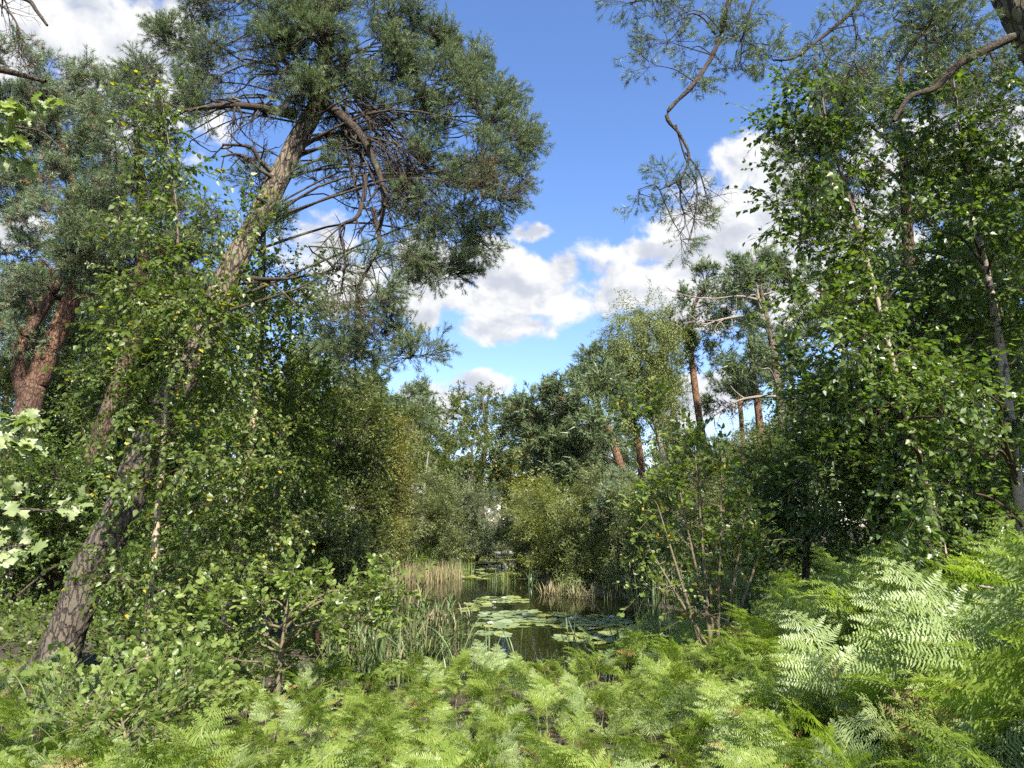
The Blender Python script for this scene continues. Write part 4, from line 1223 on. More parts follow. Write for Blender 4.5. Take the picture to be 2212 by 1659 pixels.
far_pine('leaning pine with orange trunk and low spreading branches over the bank', [(1348, 1045, 31, 19), (1338, 1000, 31, 18), (1322, 950, 31, 16), (1305, 910, 31, 14), (1296, 890, 31, 10), (1285, 840, 31, 6)],
         [(1175, 870, 45, 22), (1230, 860, 45, 20), (1285, 855, 40, 20), (1155, 905, 40, 24), (1200, 915, 45, 22), (1250, 905, 40, 18), (1185, 960, 45, 24), (1245, 960, 45, 22), (1225, 1005, 45, 24), (1280, 985, 40, 22), (1270, 1030, 40, 20), (1310, 840, 40, 20), (1180, 1000, 35, 22)],
         extra=lean_extra, over=dict(size=0.36))
far_pine('dark pine half hidden behind the pale weeping birch', [(1385, 1010, 42, 15), (1375, 940, 42, 14), (1360, 880, 42, 11), (1340, 800, 42, 6)],
         [(1275, 785, 30, 16), (1300, 765, 30, 20), (1330, 790, 40, 30), (1280, 825, 34, 18), (1340, 830, 40, 26), (1310, 810, 36, 22), (1380, 860, 40, 26), (1320, 870, 40, 20)])
make_tree('weeping_birch', 'pale yellowish weeping birch standing between the far pines', 'birch tree',
          [(1450, 1080, 37, 13), (1438, 1010, 37, 12), (1420, 935, 37, 10), (1405, 860, 37, 8), (1396, 770, 37, 6), (1390, 665, 37, 2)],
          [(1390, 670, 28, 26), (1350, 705, 40, 34), (1400, 710, 45, 34), (1430, 720, 30, 40), (1340, 760, 40, 34), (1390, 770, 50, 34), (1430, 790, 34, 36), (1350, 820, 46, 34), (1410, 840, 46, 34), (1340, 870, 36, 26), (1380, 895, 46, 26), (1440, 850, 30, 34), (1430, 900, 26, 20)],
          'weep_far', 'birch_bark', sides=8, limb_w=0.5)


def far_broad(label, x, Y, top, blobs, mat='oak', dens=1.0, wd=18, bot=1130, over=None, group=None, spec='broad_far'):
    return broad(label, x, Y, top, blobs, mat, spec, dens, bot, wd, over=over, group=group)


far_broad('big round topped oak above the far end of the pond', 1040, 60, 850, [(1000, 868, 40, 20), (1045, 865, 40, 22), (970, 890, 30, 22), (1080, 885, 40, 22), (1020, 905, 50, 24), (975, 930, 40, 24), (1070, 925, 45, 24), (1030, 950, 50, 24)])
far_broad('light green tree right of the big round oak', 1140, 62, 870, [(1130, 878, 32, 20), (1160, 895, 34, 22), (1110, 905, 36, 22), (1145, 925, 40, 24), (1170, 950, 30, 26), (1110, 950, 40, 24)])
far_broad('dark broad oak in the middle of the far bank', 1020, 48, 960, [(960, 975, 40, 24), (1020, 965, 45, 24), (1075, 980, 45, 24), (985, 1010, 45, 24), (1045, 1010, 50, 24), (1100, 1020, 40, 24), (965, 1045, 45, 24), (1030, 1055, 50, 24), (1090, 1065, 45, 24), (1000, 1090, 45, 24)], dens=1.05)
far_broad('yellowing tree below the light green tree on the far bank', 1160, 46, 965, [(1150, 975, 36, 22), (1180, 1000, 34, 24), (1135, 1015, 36, 22), (1170, 1040, 38, 24), (1125, 1055, 34, 22), (1180, 1070, 30, 24)], mat='yellowish', over=dict(size=0.24))
far_broad('green tree low on the far bank centre', 1130, 44, 1060, [(1120, 1085, 36, 22), (1160, 1095, 40, 24), (1110, 1120, 40, 24), (1150, 1135, 40, 24)], mat='willow_lime')
far_broad('olive tree left of the big oak with thin pale stems', 880, 46, 900, [(870, 920, 26, 22), (890, 965, 28, 24), (860, 985, 26, 26), (880, 1015, 32, 24), (850, 1040, 30, 24)], mat='broad')
make_tree('narrow_conifer', 'narrow conifer top rising left of the big round oak', 'conifer tree', [(920, 1100, 58, 14), (915, 1000, 58, 10), (908, 930, 58, 6), (906, 862, 58, 2)],
          [(907, 880, 10, 12), (906, 900, 17, 9), (912, 920, 22, 10), (915, 945, 26, 14), (922, 970, 34, 16), (915, 1000, 40, 18), (925, 1030, 42, 20)], 'pine_far', 'bark_broad', leaf='pine', sides=8)
snag = thing('dead_snag', 'bare white forked dead tree on the left of the far bank', 'dead tree', tuple(P(914, 1130, 42)))
dead_branch(snag, np.array(P(914, 1130, 42)), [(912, 1150, 42), (916, 1060, 42), (920, 1030, 42), (922, 1005, 42), (926, 975, 42)], 7, 3, 4, 0.5, 'bark_dead', 'trunk')
dead_branch(snag, np.array(P(914, 1130, 42)), [(917, 1033, 42), (930, 1032, 42), (945, 1030, 42), (958, 1027, 42)], 4, 2, 2, 0.3, 'bark_dead', 'branch')
dead_branch(snag, np.array(P(914, 1130, 42)), [(917, 1033, 42), (908, 1027, 42), (900, 1022, 42)], 3, 1, 2, 0.3, 'bark_dead', 'branch')
for (x, Y) in ((848, 45), (866, 47), (893, 48)):
    make_tree('far_birch', 'thin pale birch stem on the far left bank', 'birch tree', [(x + 6, 1100, Y, 6), (x + 2, 1020, Y, 5), (x, 940, Y, 4), (x - 3, 900, Y, 2)],
              [(x, 930, 16, 18), (x + 6, 970, 18, 18), (x - 4, 1060, 18, 16, 0, .6)], 'weep_far', 'birch_bark', sides=6, group='thin birches on the far left bank')


def willow(label, x, Y, top, blobs, mat='willow', dens=1.0, bot=1200, over=None):
    xs = [q[0] for q in blobs]
    blobs = list(blobs) + [(xs_, bot - 14, 26, 16) for xs_ in np.linspace(min(xs), max(xs), 4)]
    return broad(label, x, Y, top, blobs, mat, 'willow', dens, bot, 7, name='willow_bush', over=over, cat='bush')


willow('pale green willow bush behind the brown sedge bed', 890, 33, 1030, [(870, 1050, 40, 30), (920, 1060, 40, 30), (960, 1085, 36, 30), (850, 1095, 40, 30), (905, 1110, 45, 30), (955, 1130, 40, 30), (860, 1150, 40, 30), (915, 1165, 45, 28), (970, 1175, 34, 26)])
willow('grey leaved willow bush left of the far water channel', 1030, 40, 1060, [(1010, 1085, 34, 26), (1050, 1085, 34, 26), (990, 1115, 34, 26), (1040, 1125, 40, 26), (1075, 1135, 34, 26), (1010, 1155, 36, 26), (1060, 1165, 36, 24)], 'willow_grey')
willow('dark bush overhanging the end of the channel', 1040, 50, 1120, [(1015, 1160, 30, 24), (1060, 1160, 36, 24), (1100, 1155, 36, 26), (1140, 1160, 30, 26)], 'broad', bot=1190)
willow('lime green willow bush right of the far water channel', 1190, 26, 1050, [(1170, 1080, 34, 30), (1205, 1070, 34, 28), (1235, 1100, 34, 30), (1160, 1120, 36, 30), (1205, 1130, 40, 30), (1165, 1165, 36, 30), (1215, 1175, 40, 30), (1160, 1195, 30, 20)], 'willow_lime', bot=1240)
willow('olive willow bush leaning over the right bank', 1280, 23, 1040, [(1250, 1050, 34, 30), (1290, 1060, 36, 32), (1265, 1100, 40, 30), (1310, 1110, 36, 32), (1250, 1150, 40, 30), (1300, 1165, 40, 32), (1260, 1195, 40, 24), (1310, 1205, 36, 22)], 'willow', bot=1250)
willow('dull green willow bush right of the small blue pine', 1390, 20, 1060, [(1370, 1080, 40, 32), (1420, 1080, 40, 34), (1390, 1130, 46, 32), (1440, 1140, 40, 34), (1370, 1180, 42, 30), (1430, 1195, 46, 28)], 'willow', bot=1260)
willow('tall olive bush below the far right pines', 1580, 27, 950, [(1550, 985, 40, 28), (1600, 975, 40, 30), (1520, 1020, 40, 30), (1620, 1010, 40, 30), (1550, 1050, 50, 30), (1610, 1060, 44, 36), (1500, 1075, 44, 34), (1570, 1105, 50, 34), (1510, 1130, 50, 34), (1620, 1130, 50, 34)], 'willow', bot=1230)
willow('green bush between the pine trunks on the right', 1660, 22, 940, [(1660, 965, 44, 30), (1700, 970, 44, 36), (1650, 1010, 46, 36), (1690, 1040, 46, 36), (1640, 1070, 46, 36)], 'broad', bot=1230)
for (lab, x, Y, mt) in (('pale bush low on the far bank below the yellowing tree', 1175, 40, 'willow'), ('dark bush low on the far bank right of the channel', 1240, 38, 'broad'), ('olive bush behind the leaning willow on the right bank', 1310, 34, 'willow'),
                        ('grey bush behind the small blue pine', 1370, 32, 'willow_grey'), ('green bush behind the dull green willow', 1440, 31, 'broad'), ('olive bush at the foot of the clean curved pine', 1510, 36, 'willow'), ('bush behind the pale willow left of the channel', 960, 48, 'broad'), ('bush left of the pale willow', 820, 30, 'willow')):
    willow(lab, x, Y, 1080, [(x - 30, 1090, 40, 28), (x + 30, 1095, 40, 28), (x, 1120, 50, 28), (x - 35, 1145, 40, 26), (x + 35, 1150, 40, 26), (x, 1175, 50, 22)], mt, bot=1195)
make_tree('small_blue_pine', 'small bluish pine standing before the willow bushes', 'pine tree', [(1335, 1190, 22, 6), (1335, 1120, 22, 5), (1334, 1050, 22, 2)],
          [(1334, 1060, 10, 14), (1334, 1085, 18, 14), (1330, 1110, 24, 14), (1338, 1135, 26, 16), (1332, 1160, 28, 16)], 'pine_mid', 'bark_limb', leaf='pine_blue', sides=8)

# --- wood behind: a few kinds of tree, copied with shared meshes
def proto_tree(kind, h, wd):
    tb, wb2 = Buf(), Buf()
    sp_ = bark_trunk(tb, np.array([[0, 0, -.3, .2], [.1, 0, h * .4, .16], [-.1, .1, h * .75, .09], [0, 0, h, .02]]), 7, 14)
    S = dict(SPEC['pine_far' if kind == 'pine' else 'broad_far'])
    S['size'] = 0.5 if kind == 'pine' else 0.30
    S['twig'] *= 1.3
    lb = new_pts(S)
    for j in range(11):
        a = j * 2.4 + rng.uniform(-.4, .4)
        z = h * (0.42 + 0.55 * j / 10.0) if kind == 'pine' else h * (0.18 + 0.78 * j / 10.0)
        rr = wd * (1.0 - 0.55 * abs(j / 10.0 - (.35 if kind != 'pine' else .5)))
        c = np.array([rr * .6 * math.cos(a), rr * .6 * math.sin(a), z])
        s = sp_[np.argmin(np.abs(sp_[:, 2] - z + .5)), :3]
        lim = smooth_poly([s, (s + c) / 2, c], 6)
        tubes(wb2, lim[None], np.linspace(.08, .03, 6)[None], 4)
        foliage(lb, wb2, lim, c, np.array([rr * .7, rr * .7, h * .10]), 1900, 75, S, dens=1.15)
    return (tb.mesh('wood_trunk', M['bark_broad' if kind != 'pine' else 'bark_red'], smooth=True), wb2.mesh('wood_branches', M['bark_limb']), lb)


protos = [proto_tree('broad', 12, 3.6), proto_tree('pine', 13, 3.0), proto_tree('broad', 10, 3.2), proto_tree('pine', 11, 2.6)]
spots = []
for i in range(30):
    x = -62 + i * 4.3 + rng.uniform(-1.5, 1.5)
    spots.append((x, 70 + rng.uniform(0, 16) + (abs(x) > 30) * -12, rng.integers(0, 4)))
for i in range(11):
    spots.append((-34 + i * 2.6 + rng.uniform(-.8, .8), 34 + rng.uniform(0, 12) + max(0, i - 7) * 6, rng.integers(0, 3)))
for i in range(9):
    spots.append((13 + i * 2.8 + rng.uniform(-.8, .8), 24 + rng.uniform(0, 8) - i * .8, rng.integers(0, 4)))
for i in range(34):
    x = -66 + i * 4.0 + rng.uniform(-1.5, 1.5)
    spots.append((x, 92 + rng.uniform(0, 22), rng.integers(0, 4)))
crown_proto = {}


def wood_label(x, y, pine):
    a = x / y
    where = ('behind the reddish forked pine' if a < -.52 else 'behind the leaning pines' if a < -.36 else 'behind the slender birches' if a < -.24 else 'behind the dense tree left of the pond' if a < -.14 else
             'behind the brown sedge bed' if a < -.07 else 'behind the round topped oak' if a < .04 else 'behind the orange trunked leaning pine' if a < .16 else 'behind the weeping birch' if a < .24 else
             'behind the broad crowned pine' if a < .38 else 'behind the leaning birch' if a < .52 else 'behind the white trunk at the right edge')
    row = 'near in the wood' if y < 50 else 'mid wood' if y < 90 else 'deep in the wood'
    return f"{'pine' if pine else 'green leafy tree'} {row} {where}"



for (x, y, k) in spots:
    k = int(k)
    pine = k % 2 == 1
    sc_ = rng.uniform(.85, 1.15)
    if abs(x) < 9 and y < 95:
        sc_ *= .85
    rt = thing('wood_pine' if pine else 'wood_tree', (wood_label(x, y, pine)), 'pine tree' if pine else 'tree',
               (x, y, float(ground_z(np.array([x]), np.array([y]))[0])), 'trees of the wood behind the pond')
    rt.rotation_euler = (0, 0, rng.uniform(0, 6.28))
    rt.scale = (sc_, sc_, sc_)
    for nm, me in zip(('trunk', 'branches'), protos[k]):
        link(nm, me, rt)
    if k not in crown_proto:
        crown_proto[k] = protos[k][2].link('crown', rt, (0, 0, 0))
    else:
        o = crown_proto[k].copy()
        COL.objects.link(o)
        o.parent = rt
# ------------------------------------------------------------------ shrubs on the near bank
make_tree('leafy_shrub', 'leafy round leaved shrub on the left bank beside the reeds', 'shrub', [(600, 1480, 7.4, 14), (610, 1400, 7.4, 11), (620, 1320, 7.4, 8), (630, 1270, 7.4, 4)],
          [(480, 1310, 60, 28), (560, 1300, 60, 30), (640, 1300, 60, 30), (720, 1290, 60, 30), (790, 1285, 55, 28), (850, 1270, 40, 20), (430, 1360, 60, 32), (520, 1360, 65, 32), (610, 1355, 65, 32), (700, 1350, 65, 32), (770, 1340, 50, 28),
           (410, 1420, 60, 30), (500, 1420, 65, 32), (600, 1415, 65, 30), (690, 1405, 60, 30), (630, 1250, 16, 20)], 'shrub_near', 'stem_green', split=True, sides=8, dens=1.0, limb_w=0.7)


def multi_extra(root, base, sp):
    for (x0, x1, y1) in ((1515, 1420, 1090), (1540, 1455, 1000), (1535, 1500, 960), (1550, 1560, 980), (1560, 1620, 1060), (1530, 1400, 1180), (1570, 1660, 1140)):
        dead_branch(root, base, [(x0, 1400, 7.6), ((x0 * 2 + x1) / 3, (1400 * 2 + y1) / 3, 7.55), ((x0 + 2 * x1) / 3, (1400 + 2 * y1) / 3, 7.5), (x1, y1, 7.5)], 9, 2.5, 4, 0.3, 'stem_green', 'stem')


make_tree('many_stemmed_shrub', 'open many stemmed shrub with fresh leaves on the right bank', 'shrub', [(1540, 1420, 7.6, 9), (1535, 1280, 7.6, 7), (1520, 1120, 7.6, 5), (1500, 970, 7.6, 2)],
          [(1495, 975, 16, 28, 0, .8), (1450, 1010, 22, 24, 0, .7), (1420, 1060, 40, 30, 0, .7), (1500, 1040, 50, 30, 0, .7), (1560, 1020, 40, 36, 0, .6), (1400, 1110, 40, 28, 0, .6), (1470, 1110, 50, 30, 0, .8), (1540, 1110, 50, 34, 0, .7), (1610, 1090, 40, 36, 0, .6),
           (1440, 1170, 50, 30, 0, .7), (1520, 1180, 50, 30, 0, .8), (1590, 1170, 50, 30, 0, .6), (1640, 1150, 36, 24, 0, .6), (1480, 1240, 50, 28, 0, .7), (1560, 1240, 50, 30, 0, .7), (1400, 1265, 50, 14, 0, .7), (1620, 1230, 40, 26, 0, .6), (1530, 1300, 50, 28, 0, .6), (1340, 890, 14, 14, 0, .5), (1415, 910, 18, 22, 0, .6)],
          'shrub_near', 'stem_green', split=True, sides=8, limb_w=0.7, extra=multi_extra, over=dict(size=0.058, up=0.6))
make_tree('bramble', 'low leafy bramble among the ferns at the lower left', 'bramble', [(280, 1640, 4.6, 8), (270, 1590, 4.6, 6), (260, 1540, 4.6, 3)],
          [(200, 1560, 60, 30), (280, 1545, 60, 30), (340, 1520, 50, 30), (240, 1600, 70, 30), (330, 1580, 60, 30), (400, 1500, 50, 26), (380, 1550, 50, 28), (170, 1520, 40, 20)], 'shrub_near', 'stem_green', sides=6, limb_w=0.8, over=dict(size=0.045), dens=0.35)
make_tree('bramble', 'leafy undergrowth bush at the foot of the slender birch', 'bramble', [(340, 1500, 6.6, 8), (350, 1440, 6.6, 6), (360, 1400, 6.6, 3)],
          [(300, 1450, 50, 25), (360, 1420, 50, 28), (420, 1460, 50, 28), (370, 1480, 60, 26), (450, 1490, 50, 25)], 'shrub_near', 'stem_green', sides=6, limb_w=0.8, over=dict(size=0.055), dens=0.4)

# ------------------------------------------------------------------ oak leaning in from the left edge
oak_leaf_mesh = []
for i in range(3):
    ob = Buf()
    ob.add(TPL['oak'][0] * np.array([1.15, 1, 1 + .5 * i]), TPL['oak'][1], (0.2 + 0.35 * i))
    oak_leaf_mesh.append(ob.mesh('oak_leaf', M['oakleaf']))
oroot = thing('oak', 'young oak reaching in at the left edge with bright lobed leaves', 'oak tree', (-3.55, 3.9, float(ground_z(np.array([-3.55]), np.array([3.9]))[0])))
obase = np.array(oroot.location)
ob = Buf()
bark_trunk(ob, np.array([[obase[0], obase[1], obase[2] - .1, .10], [-3.5, 3.92, 1.6, .085], [-3.55, 3.9, 3.2, .06], [-3.6, 3.9, 5.0, .03], [-3.6, 3.85, 6.0, .01]]), 14, 40)
link('trunk', ob.mesh('oak_trunk', M['bark_broad'], obase, True), oroot)
nleaf = 0
for (path, spread, nl) in (([(-150, 1010, 3.9), (-60, 960, 3.8), (20, 925, 3.7), (85, 905, 3.7)], 55, 85), ([(-150, 1150, 3.9), (-50, 1120, 3.8), (40, 1100, 3.7), (110, 1105, 3.7)], 60, 95),
                           ([(-150, 1260, 3.9), (-60, 1215, 3.8), (10, 1185, 3.75), (70, 1175, 3.7)], 45, 44), ([(-120, 330, 3.9), (-50, 270, 3.8), (10, 230, 3.8), (50, 215, 3.8)], 60, 56), ([(-120, 390, 3.9), (-60, 330, 3.85), (0, 310, 3.8), (30, 330, 3.8)], 45, 36)):
    pts = smooth_poly([P(*q) for q in path], 24)
    bb = Buf()
    tubes(bb, pts[None], np.linspace(.012, .004, 24)[None], 6)
    tw = 14
    tt = rng.uniform(0.35, 1, tw)
    s = interp_poly(pts, tt)
    e = s + (rvec(tw) * np.array([1, 1, .8]) + np.array([0.4, 0, -.05])) * (spread * 3.8 / FPX) * 0.9
    tubes(bb, np.stack([s, (s + e) / 2 + rng.normal(size=s.shape) * .01, e], 1), np.tile([.004, .003, .0015], (tw, 1)), 4)
    br = link('branch', bb.mesh('oak_branch', M['bark_broad'], obase, True), oroot)
    for j in range(nl):
        k = rng.integers(0, tw)
        u = rng.uniform(.4, 1.05)
        pos = s[k] + (e[k] - s[k]) * u
        al = nrm(nrm((e[k] - s[k])[None])[0] * .6 + rvec(1)[0] * .8 + np.array([0, 0, -.35]))
        nz = nrm(np.array([0.2, -.3, 1.0]) + .7 * rvec(1)[0])
        xx = nrm(np.cross(al, nz))
        zz = np.cross(xx, al)
        o = link('oak_leaf', oak_leaf_mesh[int(rng.integers(0, 3))], br)
        from mathutils import Matrix
        sz = rng.uniform(.07, .115)
        mt = Matrix(((xx[0], al[0], zz[0], 0), (xx[1], al[1], zz[1], 0), (xx[2], al[2], zz[2], 0), (0, 0, 0, 1)))
        lp = pos - obase
        o.matrix_local = Matrix.Translation(Vector(lp)) @ mt @ Matrix.Scale(sz, 4)
dr = thing('dead_twig_branch', 'bare dead branch with fine twigs hanging in the top left corner', 'branch', tuple(P(-60, -40, 4.2)))
drb = np.array(dr.location)
dead_branch(dr, drb, [(-60, -60, 4.2), (0, -20, 4.2), (60, 0, 4.15), (80, 25, 4.1), (102, 55, 4.1)], 16, 6, 2, 0.1, 'bark_limb', 'branch')
dead_branch(dr, drb, [(-60, -20, 4.2), (0, 10, 4.2), (30, 40, 4.15), (45, 80, 4.1), (50, 130, 4.1)], 7, 2, 26, 0.22, 'bark_limb', 'branch')
dead_branch(dr, drb, [(-60, 140, 4.2), (0, 150, 4.2), (50, 163, 4.2), (98, 176, 4.2)], 22, 8, 0, 0, 'bark_limb', 'branch')
dead_branch(dr, drb, [(-40, 240, 4.2), (20, 270, 4.2), (90, 285, 4.2), (140, 330, 4.2)], 7, 3, 3, 0.12, 'bark_limb', 'branch')
dead_branch(dr, drb, [(40, 110, 4.2), (65, 160, 4.2), (80, 220, 4.2), (100, 285, 4.2)], 3, 1.5, 14, 0.12, 'bark_limb', 'branch')
ob = Buf()
ob2 = P(-60, -40, 4.2)

# ------------------------------------------------------------------ lily pads
pad_meshes = []
for i in range(5):
    pb = Buf()
    k = 18
    th = np.linspace(0.16, 2 * np.pi - 0.16, k)
    rr = 1 + 0.04 * rng.normal(size=k)
    cup = 0.05 * rng.uniform(-.5, 1.2) * np.cos(th * 2 + rng.uniform(0, 6)) + 0.03 * rng.normal(size=k)
    ring = np.stack([np.cos(th) * rr, np.sin(th) * rr, cup], -1)
    inn = ring * np.array([.6, .6, .2])
    v = np.vstack([[[0.03, 0, 0]], inn, ring])
    f = [(0, 1 + j, 2 + j) for j in range(k - 1)]
    for j in range(k - 1):
        f += [(1 + j, 1 + k + j, 2 + k + j), (1 + j, 2 + k + j, 2 + j)]
    va = np.clip(rng.uniform(.1, .85), 0, 1)
    pb.add(v, f, va + np.concatenate([[0], np.zeros(k), np.full(k, (0.12 if i == 4 else 0.03))]))
    pad_meshes.append((pb.mesh('lily_pad', M['pad']), pb.mesh('lily_pad', M['pad_yellow'])))
PATCH = [  # label, pixel ellipses, count, radius, yellow share
    ('lily pad in the nearest large patch', [(1130, 1332, 100, 11), (1230, 1342, 120, 14), (1330, 1352, 110, 12), (1320, 1380, 120, 14), (1430, 1352, 80, 14), (1080, 1352, 60, 8), (1060, 1372, 45, 6)], 235, 0.155, 0.12, 'lily pads of the nearest patch'),
    ('lily pad in the small floating patch behind the nearest one', [(1085, 1297, 55, 7), (1035, 1308, 30, 5), (1010, 1318, 25, 4)], 42, 0.17, 0.45, 'lily pads of the middle patch'),
    ('lily pad in the floating patch beside the brown sedge bed', [(1020, 1247, 70, 5), (1060, 1240, 60, 4), (1150, 1251, 28, 3), (1040, 1228, 50, 4)], 70, 0.20, 0.5, 'lily pads beside the sedge bed'),
]


def place_pads(ells, count, rad, z):
    out_, tries = [], 0
    wts = np.array([a * b for (_, _, a, b) in ells], float)
    wts /= wts.sum()
    while len(out_) < count and tries < count * 60:
        tries += 1
        ex, ey, ea, eb = ells[rng.choice(len(ells), p=wts)]
        a, r_ = rng.uniform(0, 6.28), math.sqrt(rng.random())
        p = W(ex + ea * r_ * math.cos(a), ey + eb * r_ * math.sin(a))
        rd = rad * rng.uniform(.6, 1.15)
        if pond_sd(p[0:1], p[1:2])[0] > -0.1:
            continue
        if all((p[0] - q[0]) ** 2 + (p[1] - q[1]) ** 2 > ((rd + q[2]) * .60) ** 2 for q in out_):
            out_.append((p[0], p[1], rd))
    return out_


lilies = []
for (lab, ells, cnt, rad, ysh, grp) in PATCH:
    ps = place_pads(ells, cnt, rad, 0)
    lilies.append(ps)
    xm, xs_ = np.mean([q[0] for q in ps]), np.std([q[0] for q in ps])
    for (x, y, rd) in ps:
        yel = rng.random() < ysh
        o = link('lily_pad', pad_meshes[int(rng.integers(0, 5))][1 if yel else 0], None, (x, y, WATER_Z + 0.010 + rng.uniform(0, .02)))
        o.scale = (rd, rd, rd)
        o.rotation_euler = (rng.normal() * .045, rng.normal() * .045, rng.uniform(0, 6.28))
        q = (x - xm) / max(xs_, .01)
        tag(o, ('yellowed ' if yel else 'green ') + lab + (', towards its left end' if q < -.6 else ', towards its right end' if q > .6 else ', near its middle'), 'lily pad', grp)
fp = Buf()
tvs = [np.array([v.co[:] for v in me[0].vertices]) for me in pad_meshes]
tfs = [np.array([p.vertices[:] for p in me[0].polygons]) for me in pad_meshes]
for (x, y, rd) in place_pads([(1060, 1206, 60, 5), (1100, 1200, 50, 4), (1040, 1215, 45, 4), (1120, 1212, 30, 3)], 330, 0.28, 0):
    k = int(rng.integers(0, 5))
    a = rng.uniform(0, 6.28)
    R = np.array([[math.cos(a), -math.sin(a), 0], [math.sin(a), math.cos(a), 0], [0, 0, 1]])
    fp.add((tvs[k] * rd) @ R.T + np.array([x, y, WATER_Z + .012 + rng.uniform(0, .02)]), tfs[k], rng.random())
o = link('lily_pads', fp.mesh('lily_pads', M['pad_yellow']), kind='stuff')
tag(o, 'carpet of yellow green lily pads at the far end of the channel', 'lily pads')
# flowers
flb = Buf()
for ring_, (npet, tilt, ln) in enumerate(((8, .35, 1.0), (7, .75, .85), (6, 1.1, .7))):
    for j in range(npet):
        a = 6.283 * j / npet + ring_ * .4
        d = np.array([math.cos(a) * math.cos(tilt), math.sin(a) * math.cos(tilt), math.sin(tilt)])
        s_ = np.array([-math.sin(a), math.cos(a), 0])
        flb.add(np.array([[0, 0, 0], d * .5 * ln + s_ * .2, d * ln + np.array([0, 0, .1]), d * .5 * ln - s_ * .2]), [(0, 1, 2), (0, 2, 3)], .5)
stb = Buf()
for j in range(14):
    a = 6.283 * j / 14
    p = np.array([math.cos(a) * .15, math.sin(a) * .15, .1])
    stb.add(np.array([p * .5, p + np.array([.03, 0, .3]), p + np.array([-.03, .03, .3])]), [(0, 1, 2)])
pet, sta = flb.mesh('petals', M['petal']), stb.mesh('stamens', M['stamen'])
for (lab, spots_) in (('white water lily flower among the nearest pads', [(1133, 1334), (1232, 1342), (1322, 1338), (1340, 1388), (1060, 1352), (1405, 1360)]), ('white water lily flower in the small middle patch', [(1088, 1296), (1068, 1306)]),
                      ('small white water lily flower by the far pads', [(1022, 1238), (1004, 1233), (1000, 1250), (1047, 1226), (1080, 1213)])):
    for (px, py) in spots_:
        p = W(px, py)
        r_ = thing('water_lily_flower', lab, 'water lily', (p[0], p[1], WATER_Z + .03), 'white water lily flowers')
        r_.rotation_euler = (0, 0, rng.uniform(0, 6))
        s_ = 0.075 if py > 1280 else .10
        r_.scale = (s_, s_, s_)
        link('petals', pet, r_)
        link('stamens', sta, r_)

# ------------------------------------------------------------------ grasses: reeds, sedges, cattails


def ribbon(buf, base, az, L, width, lean, droop, var, segs=7, fold=0.15, twist=0.0):
    t = np.linspace(0, 1, segs + 1)
    d = np.array([math.cos(az), math.sin(az), 0])
    out_ = lean * t + droop * t ** 2.6
    up_ = np.sqrt(np.clip(1 - (lean + droop * t ** 1.6) ** 2 * .55, .02, 1)) * t
    up_ = up_ - droop * 0.55 * np.clip(t - .6, 0, 1) ** 1.5
    c = base + L * (out_[:, None] * d + up_[:, None] * np.array([0, 0, 1.0]))
    a2 = az + math.pi / 2 + twist * t
    sd_ = np.stack([np.cos(a2), np.sin(a2), np.zeros_like(t)], -1)
    wv_ = width * np.minimum(1, (1 - t) * 2.6 + 0.02) * np.minimum(1, t * 4 + .6)
    v = np.concatenate([c - sd_ * wv_[:, None] / 2, c + d * (wv_ * fold)[:, None], c + sd_ * wv_[:, None] / 2])
    n = segs + 1
    f = []
    for i in range(segs):
        f += [(i, i + n, i + n + 1), (i, i + n + 1, i + 1), (i + n, i + 2 * n, i + 2 * n + 1), (i + n, i + 2 * n + 1, i + n + 1)]
    buf.add(v, f, var)


def gz1(x, y):
    return float(ground_z(np.array([x]), np.array([y]))[0])


blade_lib = {}
for st, (lean, droop) in {'upright': (.06, .05), 'arch': (.16, .35), 'bow': (.3, .55)}.items():
    for k in range(2):
        bb = Buf()
        ribbon(bb, np.zeros(3), 0, 1.0, 0.016, lean, droop, rng.random(), 9, .2, rng.uniform(-.5, .5))
        blade_lib[(st, k)] = bb.mesh('blade', M['cattail'], smooth=True)
CAT = [  # px of the foot, depth, height, number of blades, style, label
    (52, 3.6, 1.0, 5, 'upright', 'tall upright cattail leaves at the lower left corner'), (165, 6.0, .75, 8, 'arch', 'drooping cattail tuft right of the big trunk foot'), (215, 6.2, .8, 8, 'arch', 'second drooping cattail tuft near the big trunk foot'),
    (300, 4.3, .85, 5, 'upright', 'dark upright cattail at the foot of the slender birch'), (610, 7.2, .8, 5, 'arch', 'cattail half hidden in the leafy shrub'),
    (845, 8.2, .95, 7, 'arch', 'cattail tuft standing left of the reed clump'), (930, 8.4, .9, 8, 'bow', 'bowed cattail in front of the dark reed clump'), (1000, 8.6, .95, 9, 'bow', 'bowed cattail at the near water edge centre'), (985, 8.0, .6, 7, 'arch', 'short cattail between the ferns at the centre'),
    (1060, 9.4, .8, 6, 'arch', 'cattail on the near water edge right of the bowed one'), (1120, 9.2, .85, 6, 'arch', 'cattail before the gap of open water'), (1215, 9.3, .95, 6, 'upright', 'upright cattail before the nearest pads'), (1250, 9.2, .8, 6, 'arch', 'arching cattail right of the upright one'),
    (1320, 9.6, 1.0, 7, 'arch', 'cattail near the right end of the water edge'), (1370, 10.0, 1.3, 7, 'upright', 'tall dark cattail cutting across the pads'), (1395, 10.2, 1.35, 8, 'upright', 'tallest dark cattail right of the pads'), (1460, 10.6, 1.1, 7, 'upright', 'dark cattail left of the many stemmed shrub'),
    (1500, 10.8, 1.15, 7, 'upright', 'dark cattail behind the many stemmed shrub'), (1560, 10.8, 1.1, 7, 'upright', 'dark cattail at the right bank of the pond'), (1420, 9.6, .9, 7, 'bow', 'bowed cattail over the ferns right of centre')]
